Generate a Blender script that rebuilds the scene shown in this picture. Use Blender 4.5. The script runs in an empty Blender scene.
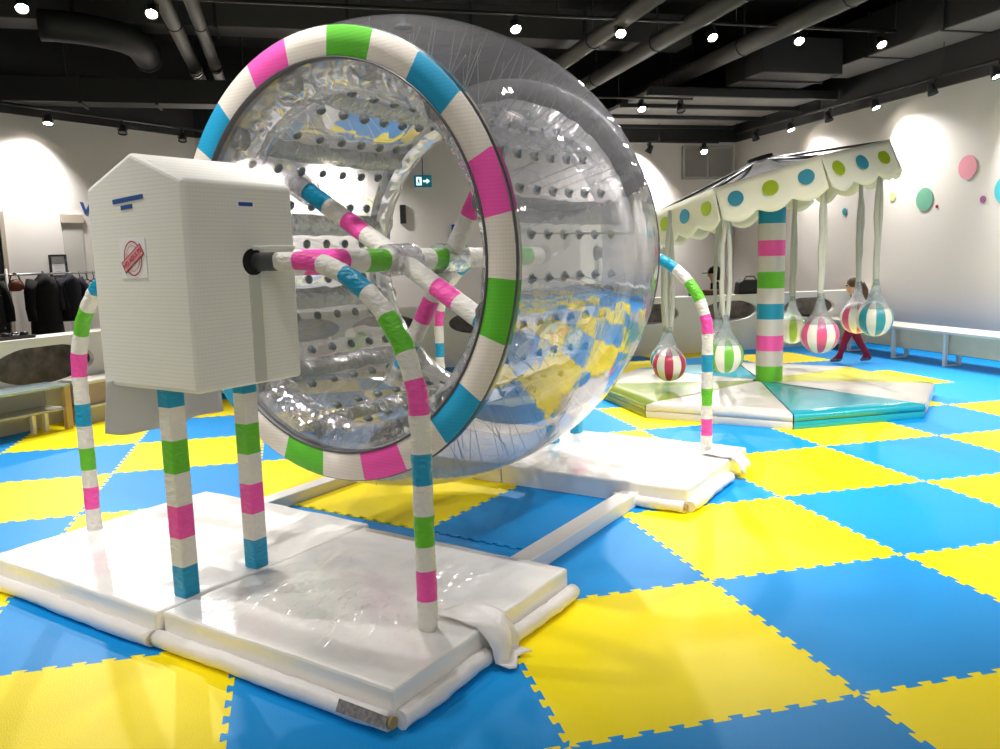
import bpy, math, random
from mathutils import Matrix, Vector
from mathutils import noise as mnoise
random.seed(7)
R = math.radians
PI = math.pi
S = bpy.context.scene
COL = S.collection

# ------------------------------------------------------------------ camera
YAW, PITCH, ROLL = 0.24607, -0.14312, -0.02626
CAM = Vector((-1.7225, -2.1527, 1.4437))
cy, sy, cp, sp = math.cos(YAW), math.sin(YAW), math.cos(PITCH), math.sin(PITCH)
fw = Vector((sy * cp, cy * cp, sp)); rt = Vector((cy, -sy, 0)); up = rt.cross(fw)
cr, sr = math.cos(ROLL), math.sin(ROLL)
rt, up = rt * cr + up * sr, -rt * sr + up * cr
cd = bpy.data.cameras.new('camera'); cam = bpy.data.objects.new('camera', cd); COL.objects.link(cam)
cam.matrix_world = Matrix(((rt.x, up.x, -fw.x, CAM.x), (rt.y, up.y, -fw.y, CAM.y), (rt.z, up.z, -fw.z, CAM.z), (0, 0, 0, 1)))
cd.sensor_width = 36; cd.lens = 826.5 * 36 / 1000; cd.clip_start = 0.05; cd.clip_end = 100
S.camera = cam

# ------------------------------------------------------------------ world, exposure
w = bpy.data.worlds.new('world'); S.world = w; w.use_nodes = True
w.node_tree.nodes['Background'].inputs[0].default_value = (1, 0.97, 0.94, 1)
w.node_tree.nodes['Background'].inputs[1].default_value = .45
S.view_settings.view_transform = 'Standard'; S.view_settings.look = 'None'
S.view_settings.exposure = 0.37; S.view_settings.gamma = 1; S.view_settings.use_curve_mapping = False
S.cycles.max_bounces = 14; S.cycles.transparent_max_bounces = 40; S.cycles.glossy_bounces = 5
S.cycles.diffuse_bounces = 4; S.cycles.sample_clamp_indirect = 6; S.cycles.caustics_reflective = False; S.cycles.caustics_refractive = False
SPOT_W = 470     # watts of a track lamp that lights the floor
WASH_W = 300      # watts of a track lamp that washes a wall

# ------------------------------------------------------------------ materials
def lin(c):
    return tuple((v / 255 / 12.92 if v / 255 <= .04045 else ((v / 255 + .055) / 1.055) ** 2.4) for v in c) + (1,)
MATS = {}
def mat(name, rgb, rough=.6, metal=0, coat=0, bump=0, bscale=40, bstretch=(1, 1, 1), var=0, spec=.5, emit=0, detail=3):
    m = bpy.data.materials.new(name); m.use_nodes = True; nt = m.node_tree; b = nt.nodes['Principled BSDF']
    b.inputs['Base Color'].default_value = lin(rgb); b.inputs['Roughness'].default_value = rough
    b.inputs['Metallic'].default_value = metal; b.inputs['Coat Weight'].default_value = coat; b.inputs['Coat Roughness'].default_value = .06
    b.inputs['Specular IOR Level'].default_value = spec
    if emit:
        b.inputs['Emission Color'].default_value = lin(rgb); b.inputs['Emission Strength'].default_value = emit
    if bump or var:
        tc = nt.nodes.new('ShaderNodeTexCoord'); mp = nt.nodes.new('ShaderNodeMapping'); mp.inputs['Scale'].default_value = bstretch
        n = nt.nodes.new('ShaderNodeTexNoise'); n.inputs['Scale'].default_value = bscale; n.inputs['Detail'].default_value = detail
        nt.links.new(tc.outputs['Object'], mp.inputs[0]); nt.links.new(mp.outputs[0], n.inputs['Vector'])
        if bump:
            bp = nt.nodes.new('ShaderNodeBump'); bp.inputs['Strength'].default_value = bump; bp.inputs['Distance'].default_value = .02
            nt.links.new(n.outputs['Fac'], bp.inputs['Height']); nt.links.new(bp.outputs[0], b.inputs['Normal']); nt.links.new(bp.outputs[0], b.inputs['Coat Normal'])
        if var:
            mx = nt.nodes.new('ShaderNodeMix'); mx.data_type = 'RGBA'; mx.inputs[6].default_value = lin(rgb)
            mx.inputs[7].default_value = lin(tuple(v * (1 - var) for v in rgb)); nt.links.new(n.outputs['Fac'], mx.inputs[0]); nt.links.new(mx.outputs[2], b.inputs['Base Color'])
    MATS[name] = m; return m

def weave(name, rgb, pitch=90, dark=.95, bump=.1):
    """quilted cloth: faint square grid, lines across z and across the horizontal"""
    m = mat(name, rgb, .75); nt = m.node_tree; b = nt.nodes['Principled BSDF']
    tc = nt.nodes.new('ShaderNodeTexCoord'); sx = nt.nodes.new('ShaderNodeSeparateXYZ'); nt.links.new(tc.outputs['Object'], sx.inputs[0])
    def op(o, a, c=None):
        n = nt.nodes.new('ShaderNodeMath'); n.operation = o
        for k, q in enumerate((a, c)):
            if q is None: continue
            if isinstance(q, (int, float)): n.inputs[k].default_value = q
            else: nt.links.new(q, n.inputs[k])
        return n.outputs[0]
    h = op('ADD', sx.outputs[0], sx.outputs[1])
    f = op('MAXIMUM', op('POWER', op('ABSOLUTE', op('SINE', op('MULTIPLY', sx.outputs[2], pitch))), 6), op('MULTIPLY', op('POWER', op('ABSOLUTE', op('SINE', op('MULTIPLY', h, pitch))), 6), .6))
    mx = nt.nodes.new('ShaderNodeMix'); mx.data_type = 'RGBA'; mx.inputs[6].default_value = lin(rgb); mx.inputs[7].default_value = lin(tuple(v * dark for v in rgb))
    nt.links.new(f, mx.inputs[0]); nt.links.new(mx.outputs[2], b.inputs['Base Color'])
    bp = nt.nodes.new('ShaderNodeBump'); bp.inputs['Strength'].default_value = bump; bp.inputs['Distance'].default_value = .002; bp.invert = True
    nt.links.new(f, bp.inputs['Height']); nt.links.new(bp.outputs[0], b.inputs['Normal'])
    return m

def film(name, tint=(.93, .93, .95), haze=.07, lo=.07, hi=.75, rough=.04, bump=.25, bscale=5, stretch=(1, 1, 1), hazecol=(.8, .8, .85), ridged=False):
    """clear vinyl sheet: straight-through light, a surface reflection that grows at grazing angles, a little milky scatter"""
    m = bpy.data.materials.new(name); m.use_nodes = True; nt = m.node_tree; nt.nodes.clear()
    out = nt.nodes.new('ShaderNodeOutputMaterial'); tr = nt.nodes.new('ShaderNodeBsdfTransparent'); gl = nt.nodes.new('ShaderNodeBsdfGlossy')
    tr.inputs[0].default_value = tint + (1,); gl.inputs['Color'].default_value = (.95, .95, .97, 1); gl.inputs['Roughness'].default_value = rough
    tl = nt.nodes.new('ShaderNodeBsdfTranslucent'); df = nt.nodes.new('ShaderNodeBsdfDiffuse')
    tl.inputs[0].default_value = hazecol + (1,); df.inputs[0].default_value = hazecol + (1,)
    mh = nt.nodes.new('ShaderNodeMixShader'); nt.links.new(tl.outputs[0], mh.inputs[1]); nt.links.new(df.outputs[0], mh.inputs[2])
    m1 = nt.nodes.new('ShaderNodeMixShader'); m1.inputs[0].default_value = haze
    nt.links.new(tr.outputs[0], m1.inputs[1]); nt.links.new(mh.outputs[0], m1.inputs[2])
    lw = nt.nodes.new('ShaderNodeLayerWeight'); lw.inputs['Blend'].default_value = .5
    pw = nt.nodes.new('ShaderNodeMath'); pw.operation = 'POWER'; pw.inputs[1].default_value = 3.0
    mr = nt.nodes.new('ShaderNodeMapRange'); mr.inputs['To Min'].default_value = lo; mr.inputs['To Max'].default_value = hi
    nt.links.new(lw.outputs['Facing'], pw.inputs[0]); nt.links.new(pw.outputs[0], mr.inputs[0])
    m2 = nt.nodes.new('ShaderNodeMixShader'); nt.links.new(mr.outputs[0], m2.inputs[0]); nt.links.new(m1.outputs[0], m2.inputs[1]); nt.links.new(gl.outputs[0], m2.inputs[2])
    if bump:
        tc = nt.nodes.new('ShaderNodeTexCoord'); mp = nt.nodes.new('ShaderNodeMapping'); mp.inputs['Scale'].default_value = stretch
        n = nt.nodes.new('ShaderNodeTexNoise'); n.inputs['Scale'].default_value = bscale; n.inputs['Detail'].default_value = 5
        if ridged: n.noise_type = 'RIDGED_MULTIFRACTAL'
        bp = nt.nodes.new('ShaderNodeBump'); bp.inputs['Strength'].default_value = bump; bp.inputs['Distance'].default_value = .03
        nt.links.new(tc.outputs['Object'], mp.inputs[0]); nt.links.new(mp.outputs[0], n.inputs['Vector']); nt.links.new(n.outputs['Fac'], bp.inputs['Height'])
        nt.links.new(bp.outputs[0], gl.inputs['Normal']); nt.links.new(bp.outputs[0], lw.inputs['Normal'])
    nt.links.new(m2.outputs[0], out.inputs[0]); MATS[name] = m; return m

M = MATS
mat('mat_yellow', (255, 231, 0), .5, bump=.1, bscale=160, spec=.18)
mat('mat_blue', (6, 146, 222), .5, bump=.1, bscale=160, spec=.18)
mat('subfloor', (70, 66, 60), .8)
mat('wall_paint', (236, 230, 224), .8, bump=.03, bscale=60, var=.02)
mat('ceiling_black', (14, 14, 15), .9)
mat('black_paint', (22, 22, 23), .55)
mat('duct_grey', (62, 60, 59), .6, var=.15, bscale=4)
mat('duct_dark', (30, 29, 29), .65, var=.15, bscale=4)
mat('pipe_grey', (92, 89, 86), .55, var=.15, bscale=5)
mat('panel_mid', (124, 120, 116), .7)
mat('panel_light', (150, 147, 143), .7)
mat('window_grey', (176, 172, 167), .6)
mat('chrome', (205, 205, 208), .2, 1)
mat('vinyl_white', (246, 243, 239), .28, coat=.7, bump=.25, bscale=3.6, bstretch=(1.2, 2.6, 1))
mat('vinyl_roll', (238, 234, 232), .38, bump=.35, bscale=14)
mat('foam', (176, 150, 96), .9, bump=.5, bscale=60)
mat('print_grey', (176, 170, 166), .8, var=.75, bscale=70)
mat('beam_white', (238, 234, 230), .5)
mat('wrap_white', (226, 222, 214), .5, bump=.6, bscale=28, bstretch=(1, 1, 2.2))
mat('wrap_pink', (243, 78, 172), .38, bump=.6, bscale=28, bstretch=(1, 1, 2.2))
mat('wrap_green', (98, 190, 36), .38, bump=.6, bscale=28, bstretch=(1, 1, 2.2))
mat('wrap_teal', (0, 148, 190), .35, bump=.6, bscale=28, bstretch=(1, 1, 2.2))
weave('pad_white', (222, 214, 204), 190); weave('pad_pink', (242, 82, 176), 190); weave('pad_green', (84, 178, 34), 190); weave('pad_teal', (0, 150, 196), 190)
weave('cover_cloth', (236, 234, 227), 210, .955, .06)
mat('cloth_grey', (196, 196, 198), .85, bump=.2, bscale=8)
mat('hole_black', (10, 10, 10), .8)
mat('steel_dark', (88, 90, 92), .35, .6)
mat('seam_tape', (196, 196, 188), .6)
mat('ink_blue', (40, 82, 150), .6); mat('paper', (238, 236, 236), .7); mat('ink_red', (176, 40, 58), .7); mat('ink_pale', (222, 150, 160), .7)
film('skin_clear', tint=(.92, .92, .94), haze=.13, lo=.18, hi=.80, bump=.35, bscale=1.6, rough=.03, stretch=(3, .7, .7), hazecol=(.74, .73, .78))
film('liner_clear', tint=(.93, .93, .94), haze=.26, lo=.20, hi=.85, ridged=True, bump=.55, bscale=3.2, rough=.05, stretch=(.5, 1.6, 1.6), hazecol=(.92, .92, .94))
film('wrap_clear', ridged=True, haze=.4, lo=.34, hi=.85, bump=1, bscale=16, rough=.1)
film('wrap_milky', ridged=True, haze=.72, lo=.35, hi=.85, bump=1, bscale=14, rough=.12, hazecol=(.92, .92, .94))
film('seam_clear', tint=(.4, .41, .4), haze=.7, lo=.25, hi=.8, bump=1, bscale=26, rough=.12, hazecol=(.27, .29, .27))
film('net_clear', tint=(.8, .84, .84), haze=.38, lo=.12, hi=.5, bump=.7, bscale=40, rough=.2, hazecol=(.5, .56, .56))
mat('knob_grey', (100, 108, 108), .22, coat=.6)
mat('cord', (150, 156, 154), .5)
mat('rim_lining', (150, 150, 152), .35, coat=.5, bump=.6, bscale=16)
mat('edge_black', (74, 74, 78), .4)
mat('plat_white', (206, 202, 193), .3, coat=.4, bump=.22, bscale=4)
mat('plat_teal', (28, 158, 176), .28, coat=.4, bump=.22, bscale=4)
mat('plat_green', (128, 148, 44), .3, coat=.4, bump=.22, bscale=4)
mat('plat_lime', (206, 206, 60), .3, coat=.4, bump=.22, bscale=4)
mat('canopy_grey', (46, 44, 46), .95, bump=.15, bscale=6)
mat('valance_cream', (248, 245, 226), .8, bump=.1, bscale=8)
mat('dot_lime', (166, 190, 18), .6); mat('dot_teal', (52, 148, 178), .6)
mat('post_white', (216, 208, 200), .5); mat('post_pink', (250, 92, 176), .5); mat('post_green', (104, 190, 44), .5); mat('post_teal', (20, 148, 180), .5)
mat('strap', (190, 190, 180), .8, bump=.3, bscale=30, bstretch=(1, 1, .3))
mat('ball_white', (234, 228, 214), .3, coat=.4); mat('ball_pink', (222, 82, 132), .3, coat=.4); mat('ball_red', (190, 44, 84), .3, coat=.4)
mat('ball_green', (106, 180, 52), .3, coat=.4); mat('ball_lime', (160, 196, 60), .3, coat=.4); mat('ball_teal', (40, 150, 162), .3, coat=.4); mat('ball_purple', (190, 110, 170), .3, coat=.4)
mat('bench_white', (232, 228, 222), .4, coat=.2); mat('bench_beige', (236, 216, 182), .6, var=.08, bscale=5); mat('wood', (206, 176, 128), .6, var=.2, bscale=12)
mat('board_pinkish', (168, 150, 150), .6)
mat('glass_top', (176, 196, 200), .15, coat=.5); mat('shelf_grey', (176, 172, 168), .5)
mat('decal_pink', (240, 158, 176), .7); mat('decal_green', (112, 178, 150), .7); mat('decal_purple', (160, 96, 150), .7); mat('decal_cyan', (80, 200, 216), .7)
mat('decal_teal', (20, 130, 150), .7); mat('decal_red', (170, 30, 50), .7); mat('decal_lime', (216, 228, 150), .7)
mat('coat_black', (16, 15, 17), .9, bump=.4, bscale=14); mat('coat_navy', (22, 22, 36), .85, bump=.4, bscale=14)
mat('hanger_black', (24, 24, 26), .4); mat('rack_steel', (170, 172, 176), .3, .9); mat('leather_brown', (120, 62, 34), .5)
mat('frame_black', (26, 24, 24), .4); mat('door_dark', (44, 48, 60), .5); mat('door_trim', (196, 184, 168), .6); mat('panel_wall', (206, 202, 196), .7)
mat('exit_teal', (0, 104, 120), .5, emit=.35); mat('exit_white', (220, 245, 245), .5, emit=1.2)
mat('sticker_blue', (10, 96, 170), .6); mat('clutter_brown', (120, 70, 52), .8, var=.6, bscale=40); mat('bag_black', (24, 23, 23), .7)
mat('clutter_dark', (38, 34, 32), .35, var=.5, bscale=30)
mat('top_maroon', (122, 34, 54), .8, bump=.2, bscale=30); mat('trouser_red', (156, 18, 52), .8, bump=.2, bscale=30); mat('skin', (226, 176, 150), .55)
mat('hair_brown', (92, 58, 40), .6, bump=.5, bscale=60, bstretch=(1, 1, .15)); mat('sock_grey', (120, 118, 124), .8); mat('sleeve_pink', (214, 150, 160), .8); mat('cloth_black', (18, 18, 20), .85)
mat('lens_on', (255, 244, 228), .4, emit=60); mat('lens_off', (150, 150, 152), .15, coat=1)

# ------------------------------------------------------------------ mesh helpers
class MB:
    def __init__(s): s.v = []; s.f = []; s.m = []; s.sm = []
    def add(s, vs, fs, mi=0, smooth=False):
        o = len(s.v); s.v += [tuple(v) for v in vs]
        for k, f in enumerate(fs):
            s.f.append(tuple(i + o for i in f)); s.m.append(mi[k] if isinstance(mi, list) else mi); s.sm.append(smooth)
        return s
    def box(s, a, b, mi=0, T=None):
        (x0, y0, z0), (x1, y1, z1) = a, b
        vs = [Vector(p) for p in ((x0, y0, z0), (x1, y0, z0), (x1, y1, z0), (x0, y1, z0), (x0, y0, z1), (x1, y0, z1), (x1, y1, z1), (x0, y1, z1))]
        if T: vs = [T @ v for v in vs]
        return s.add(vs, [(0, 3, 2, 1), (4, 5, 6, 7), (0, 1, 5, 4), (1, 2, 6, 5), (2, 3, 7, 6), (3, 0, 4, 7)], mi)
    def tube(s, pts, r, n=12, cols=None, caps=True, wob=0, mi=0, squash=None, ref=None):
        pts = [Vector(p) for p in pts]; rings = []; L = 0; cum = [0]
        for i in range(1, len(pts)): L += (pts[i] - pts[i - 1]).length; cum.append(L)
        prev = None; vs = []
        for i, p in enumerate(pts):
            t = (pts[min(i + 1, len(pts) - 1)] - pts[max(i - 1, 0)]).normalized()
            if prev is None:
                u = Vector(ref) if ref else (Vector((0, 0, 1)) if abs(t.z) < .9 else Vector((1, 0, 0))); u = (u - t * u.dot(t)).normalized()
            else: u = (prev - t * prev.dot(t)).normalized()
            prev = u; v = t.cross(u); rr = r(i / (len(pts) - 1)) if callable(r) else r
            for k in range(n):
                a = 2 * PI * (k + .5) / n; q = rr
                if wob: q += wob * mnoise.noise(Vector((p.x * 23 + math.cos(a) * 1.3, p.y * 23 + math.sin(a) * 1.3, p.z * 23)))
                vs.append(p + u * (q * math.cos(a)) + v * (q * math.sin(a) * (squash or 1)))
        fs = []; ms = []
        for i in range(len(pts) - 1):
            c = mi
            if cols:
                mid = (cum[i] + cum[i + 1]) / 2
                for end, cc in cols:
                    c = cc
                    if mid < end: break
            for k in range(n):
                fs.append((i * n + k, i * n + (k + 1) % n, (i + 1) * n + (k + 1) % n, (i + 1) * n + k)); ms.append(c)
        s.add(vs, fs, ms, True)
        if caps:
            o = len(s.v) - len(vs)
            s.f.append(tuple(o + k for k in reversed(range(n)))); s.m.append(ms[0]); s.sm.append(False)
            s.f.append(tuple(o + len(vs) - n + k for k in range(n))); s.m.append(ms[-1]); s.sm.append(False)
        return s
    def lathe(s, prof, n=32, axis='z', mfun=None, mi=0, c=(0, 0, 0), smooth=True, closed=False, a0=0):
        vs = []
        for (h, r) in prof:
            for k in range(n):
                a = 2 * PI * k / n + a0
                vs.append({'z': (c[0] + r * math.cos(a), c[1] + r * math.sin(a), c[2] + h), 'x': (c[0] + h, c[1] - r * math.cos(a), c[2] + r * math.sin(a))}[axis])
        fs = []; ms = []; N = len(prof)
        for i in range(N if closed else N - 1):
            j = (i + 1) % N
            for k in range(n):
                fs.append((i * n + k, i * n + (k + 1) % n, j * n + (k + 1) % n, j * n + k)); ms.append(mfun(i, k) if mfun else mi)
        return s.add(vs, fs, ms, smooth)
    def prism(s, poly, z0, z1, mi=0, T=None, ms=None):
        n = len(poly); vs = [Vector((x, y, z0)) for x, y in poly] + [Vector((x, y, z1)) for x, y in poly]
        if T: vs = [T @ v for v in vs]
        return s.add(vs, [tuple(reversed(range(n))), tuple(range(n, 2 * n))] + [(i, (i + 1) % n, n + (i + 1) % n, n + i) for i in range(n)], mi)
    def disc(s, c, nrm, rx, ry=None, th=.004, n=24, mi=0, upv=(0, 0, 1)):
        c = Vector(c); nrm = Vector(nrm).normalized(); u = Vector(upv).cross(nrm).normalized(); v = nrm.cross(u); ry = ry or rx
        T = Matrix(((u.x, v.x, nrm.x, c.x), (u.y, v.y, nrm.y, c.y), (u.z, v.z, nrm.z, c.z), (0, 0, 0, 1)))
        return s.prism([(rx * math.cos(2 * PI * k / n), ry * math.sin(2 * PI * k / n)) for k in range(n)], 0, th, mi, T)
    def build(s, name, mats, parent=None, bevel=0, subsurf=0, world=False, segs=2):
        if isinstance(mats, str): mats = [mats]
        vs = s.v
        me = bpy.data.meshes.new(name); me.from_pydata(vs, [], s.f); me.validate()
        for mm in mats: me.materials.append(MATS[mm])
        if len(me.polygons) == len(s.m):
            me.polygons.foreach_set('material_index', s.m); me.polygons.foreach_set('use_smooth', s.sm)
        me.update()
        o = bpy.data.objects.new(name, me); COL.objects.link(o)
        if parent: o.parent = parent
        if bevel:
            b = o.modifiers.new('b', 'BEVEL'); b.width = bevel; b.segments = segs; b.limit_method = 'ANGLE'; b.angle_limit = R(40)
        if subsurf:
            b = o.modifiers.new('s', 'SUBSURF'); b.levels = subsurf; b.render_levels = subsurf
        return o

def tag(o, label=None, cat=None, group=None, kind=None):
    if label: o['label'] = label
    if cat: o['category'] = cat
    if group: o['group'] = group
    if kind: o['kind'] = kind
    return o
def thing(name, label, cat, loc=(0, 0, 0), rz=0, group=None):
    o = bpy.data.objects.new(name, None); COL.objects.link(o); o.location = loc; o.rotation_euler = (0, 0, rz); o.empty_display_size = .1
    return tag(o, label, cat, group)
def struct(o): o['kind'] = 'structure'; return o
def copy_tree(o, parent=None):
    c = o.copy(); COL.objects.link(c)
    if parent: c.parent = parent
    for ch in list(o.children): copy_tree(ch, c)
    return c
def text_mb(mb, txt, size, T, mi=0, depth=.001, align='CENTER'):
    cu = bpy.data.curves.new('t', 'FONT'); cu.body = txt; cu.size = size; cu.extrude = depth; cu.align_x = align; cu.align_y = 'CENTER'
    ob = bpy.data.objects.new('t', cu); COL.objects.link(ob); bpy.context.view_layer.update()
    me = ob.evaluated_get(bpy.context.evaluated_depsgraph_get()).to_mesh()
    mb.add([T @ v.co for v in me.vertices], [tuple(p.vertices) for p in me.polygons], mi)
    bpy.data.objects.remove(ob); bpy.data.curves.remove(cu); return mb
def frameT(o, u, v, n):
    o, u, v, n = map(Vector, (o, u, v, n)); return Matrix(((u.x, v.x, n.x, o.x), (u.y, v.y, n.y, o.y), (u.z, v.z, n.z, o.z), (0, 0, 0, 1)))

# ------------------------------------------------------------------ lamps (track heads), built where they hang
def aim_matrix(loc, target):
    d = (Vector(target) - Vector(loc)).normalized(); q = d.to_track_quat('-Z', 'Y'); return Matrix.Translation(loc) @ q.to_matrix().to_4x4()
def track_light(px, py, pz, target, on, label, railz, energy, spread=62, group=None):
    t = thing('track_light', label, 'spotlight', (px, py, pz), 0, group)
    d = (Vector(target) - Vector((px, py, pz))).normalized(); u = Vector((0, 0, 1)).cross(d)
    u = u.normalized() if u.length > .01 else Vector((1, 0, 0)); v = d.cross(u)
    T = frameT((0, 0, 0), u, v, d)
    m = MB(); m.lathe([(-.10, .001), (-.10, .03), (-.07, .045), (-.02, .052), (.05, .068), (.05, .060), (.03, .055)], 20)
    m.v = [tuple(T @ Vector(q)) for q in m.v]; m.build('housing', 'black_paint', t)
    l = MB(); l.lathe([(.032, .001), (.032, .058)], 20); l.v = [tuple(T @ Vector(q)) for q in l.v]; l.build('lens', 'lens_on' if on else 'lens_off', t)
    b = MB()
    top = Vector((0, 0, railz - pz - .02))
    b.tube([u * .065, u * .065 + Vector((0, 0, .06)), Vector((0, 0, .09)), top], .008, 6)
    b.tube([-u * .065, -u * .065 + Vector((0, 0, .06)), Vector((0, 0, .09))], .008, 6)
    b.box((-.02, -.05, top.z - .05), (.02, .05, top.z)); b.build('bracket', 'black_paint', t)
    if on:
        ld = bpy.data.lights.new('lamp', 'SPOT'); ld.energy = energy; ld.spot_size = R(spread); ld.spot_blend = 1.0; ld.shadow_soft_size = .05; ld.color = (1, .97, .93)
        lo = bpy.data.objects.new('bulb', ld); COL.objects.link(lo); lo.parent = t
        lo.matrix_local = aim_matrix(d * .07, d * 2)
    return t
def rail(a, b, label, z_hang=None):
    t = thing('lighting_track', label, 'track', a)
    m = MB(); A = Vector((0, 0, 0)); B = Vector(b) - Vector(a); m.tube([A, B], .022, 4); m.build('track_bar', 'black_paint', t)
    if z_hang:
        n = max(2, int(B.length / 2))
        for i in range(n + 1):
            q = B * (i / n); MB().tube([q, (q.x, q.y, z_hang - a[2])], .006, 5).build('hanger_rod', 'black_paint', t)
    return t

# ------------------------------------------------------------------ floor of jigsaw mats
def tooth_edge(p, q, sgn):
    """points along p->q (q excluded) with dovetail teeth, sgn gives which side they bulge to"""
    p, q = Vector(p), Vector(q); d = q - p; nrm = Vector((-d.y, d.x)) * sgn; out = []
    n = 10; A = .022
    for k in range(n):
        for (t, h) in ((.0, -.5), (.20, -.5), (.19, -.1), (.13, .15), (.15, .5), (.63, .5), (.65, .15), (.59, -.1), (.58, -.5)):
            tt = (k + t + .1) / n
            out.append(p + d * min(tt, 1) + nrm * (A * h))
    return out
EDGE = {}
def edge(a, b):
    key = (a, b) if a < b else (b, a)
    if key not in EDGE: EDGE[key] = [key[0]] + tooth_edge(key[0], key[1], 1)[1:] + [key[1]]
    e = [tuple(v) for v in EDGE[key]]
    return e[:-1] if a < b else e[::-1][:-1]
fl = MB()
fl.add([(-14, -9, -.02), (9, -9, -.02), (9, 14, -.02), (-14, 14, -.02)], [(0, 1, 2, 3)], 2)
def inside(i, j):
    if j >= 9 or i >= 7: return False
    # left of the slanting counter
    cxx, cyy = i + .5, j + .5
    return (cxx + 4.24) * .766 - (cyy - 5.76) * .643 > -0.9
for i in range(-9, 7):
    for j in range(-6, 9):
        if not inside(i, j): continue
        poly = edge((i, j), (i + 1, j)) + edge((i + 1, j), (i + 1, j + 1)) + edge((i + 1, j + 1), (i, j + 1)) + edge((i, j + 1), (i, j))
        yel = (i + j) % 2 == 1
        if i >= 5: yel = False
        if (i, j) == (-4, 6): yel = True
        o = len(fl.v); fl.v += [(x, y, 0) for x, y in poly]; fl.f.append(tuple(range(o, o + len(poly)))); fl.m.append(0 if yel else 1); fl.sm.append(False)
struct(fl.build('floor', ['mat_yellow', 'mat_blue', 'subfloor']))

# ------------------------------------------------------------------ room shell
WZ = 3.47; CZ = 4.9
def wallbox(name, a, b, m='wall_paint'): return struct(MB().box(a, b).build(name, m))
wallbox('wall_right', (6.75, -8, 0), (6.95, 12.9, WZ))
wallbox('wall_back', (-3.1, 12.55, 0), (6.75, 12.75, WZ))
# slanting left wall from (-3.06,12.55) down-left at 45 degrees
def slab(p, q, th, z0, z1):
    p, q = Vector((p[0], p[1])), Vector((q[0], q[1])); d = (q - p).normalized(); n = Vector((-d.y, d.x)) * th
    return MB().prism([tuple(p), tuple(q), tuple(q + n), tuple(p + n)], z0, z1)
struct(slab((-3.06, 12.55), (-10.6, 5.0), -.2, 0, WZ).build('wall_left', 'wall_paint'))
struct(slab((-10.6, 5.0), (-10.6, -8), -.2, 0, WZ).build('wall_far_left', 'wall_paint'))
wallbox('ceiling', (-14, -9, CZ), (9, 14, CZ + .1), 'ceiling_black')
wallbox('trim_1', (6.70, -8, WZ), (6.95, 12.55, CZ), 'black_paint')
wallbox('trim_2', (-3.1, 12.5, WZ), (6.7, 12.75, CZ), 'black_paint')
struct(slab((-3.06, 12.5), (-10.6, 4.96), -.2, WZ, CZ).build('trim_3', 'black_paint'))
struct(slab((-10.58, 5.0), (-10.58, -8), -.2, WZ, CZ).build('trim_4', 'black_paint'))
wallbox('baseboard_right', (6.66, -8, 0), (6.75, 12.5, .16), 'black_paint')

# half-height counter wall with oval cut-outs
def oval_wall(name, p, q, z1, ovals, th=.06, cap=.08, mats=('bench_white',)):
    p, q = Vector((p[0], p[1], 0)), Vector((q[0], q[1], 0)); L = (q - p).length; d = (q - p) / L; n = Vector((-d.y, d.x, 0))
    m = MB()
    def P(x, z, k): return p + d * x + n * (th * k) + Vector((0, 0, z))
    zt = z1 - cap; cuts = sorted(ovals); xs = [0]
    for i, (c, zc, rx, rz) in enumerate(cuts):
        a = 0 if i == 0 else (cuts[i - 1][0] + c) / 2; b = L if i == len(cuts) - 1 else (cuts[i + 1][0] + c) / 2
        N = 48; inn = []; out = []
        for k in range(N):
            t = 2 * PI * (k + .5) / N; ex, ez = c + rx * math.cos(t), zc + rz * math.sin(t); inn.append((ex, ez))
            dx, dz = math.cos(t), math.sin(t) * (zt / (b - a) * 1.0)
            ks = []
            if dx > 1e-9: ks.append((b - c) / dx)
            if dx < -1e-9: ks.append((a - c) / dx)
            if dz > 1e-9: ks.append((zt - zc) / dz)
            if dz < -1e-9: ks.append((0 - zc) / dz)
            kk = min(ks); out.append((c + dx * kk, zc + dz * kk))
        # put exact corners
        for cxn, czn in ((a, 0), (b, 0), (a, zt), (b, zt)):
            jn = min(range(N), key=lambda k: (out[k][0] - cxn) ** 2 + (out[k][1] - czn) ** 2); out[jn] = (cxn, czn)
        vs = [P(x, z, 0) for x, z in inn] + [P(x, z, 0) for x, z in out] + [P(x, z, 1) for x, z in inn] + [P(x, z, 1) for x, z in out]
        fs = []
        for k in range(N):
            k2 = (k + 1) % N; fs += [(k, N + k, N + k2, k2), (2 * N + k, 2 * N + k2, 3 * N + k2, 3 * N + k), (k, k2, 2 * N + k2, 2 * N + k)]
        m.add(vs, fs)
    v = [P(0, zt, -1.2), P(L, zt, -1.2), P(L, zt, 4), P(0, zt, 4)]; v2 = [x + Vector((0, 0, cap)) for x in v]
    m.add(v + v2, [(0, 3, 2, 1), (4, 5, 6, 7), (0, 1, 5, 4), (1, 2, 6, 5), (2, 3, 7, 6), (3, 0, 4, 7)])
    return struct(m.build(name, list(mats)))
ov = [(x + 2.1, .575, .42, .15) for x in (-1.55, -.55, .7, 1.95, 3.15, 4.38, 5.66)]
oval_wall('wall_counter_back', (-2.1, 8.5), (6.74, 8.5), .80, ov)
d50 = Vector((math.cos(R(51)), math.sin(R(51))))
pl = Vector((-4.24, 5.80)); qa = pl - d50 * 5.0
oval_wall('wall_counter_left', tuple(qa), (-2.12, 8.44), .815, [(1.0, .56, .5, .17), (2.6, .56, .5, .17), (4.25 + 1.25, .56, .52, .18), (7.4, .56, .5, .17)])

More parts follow.
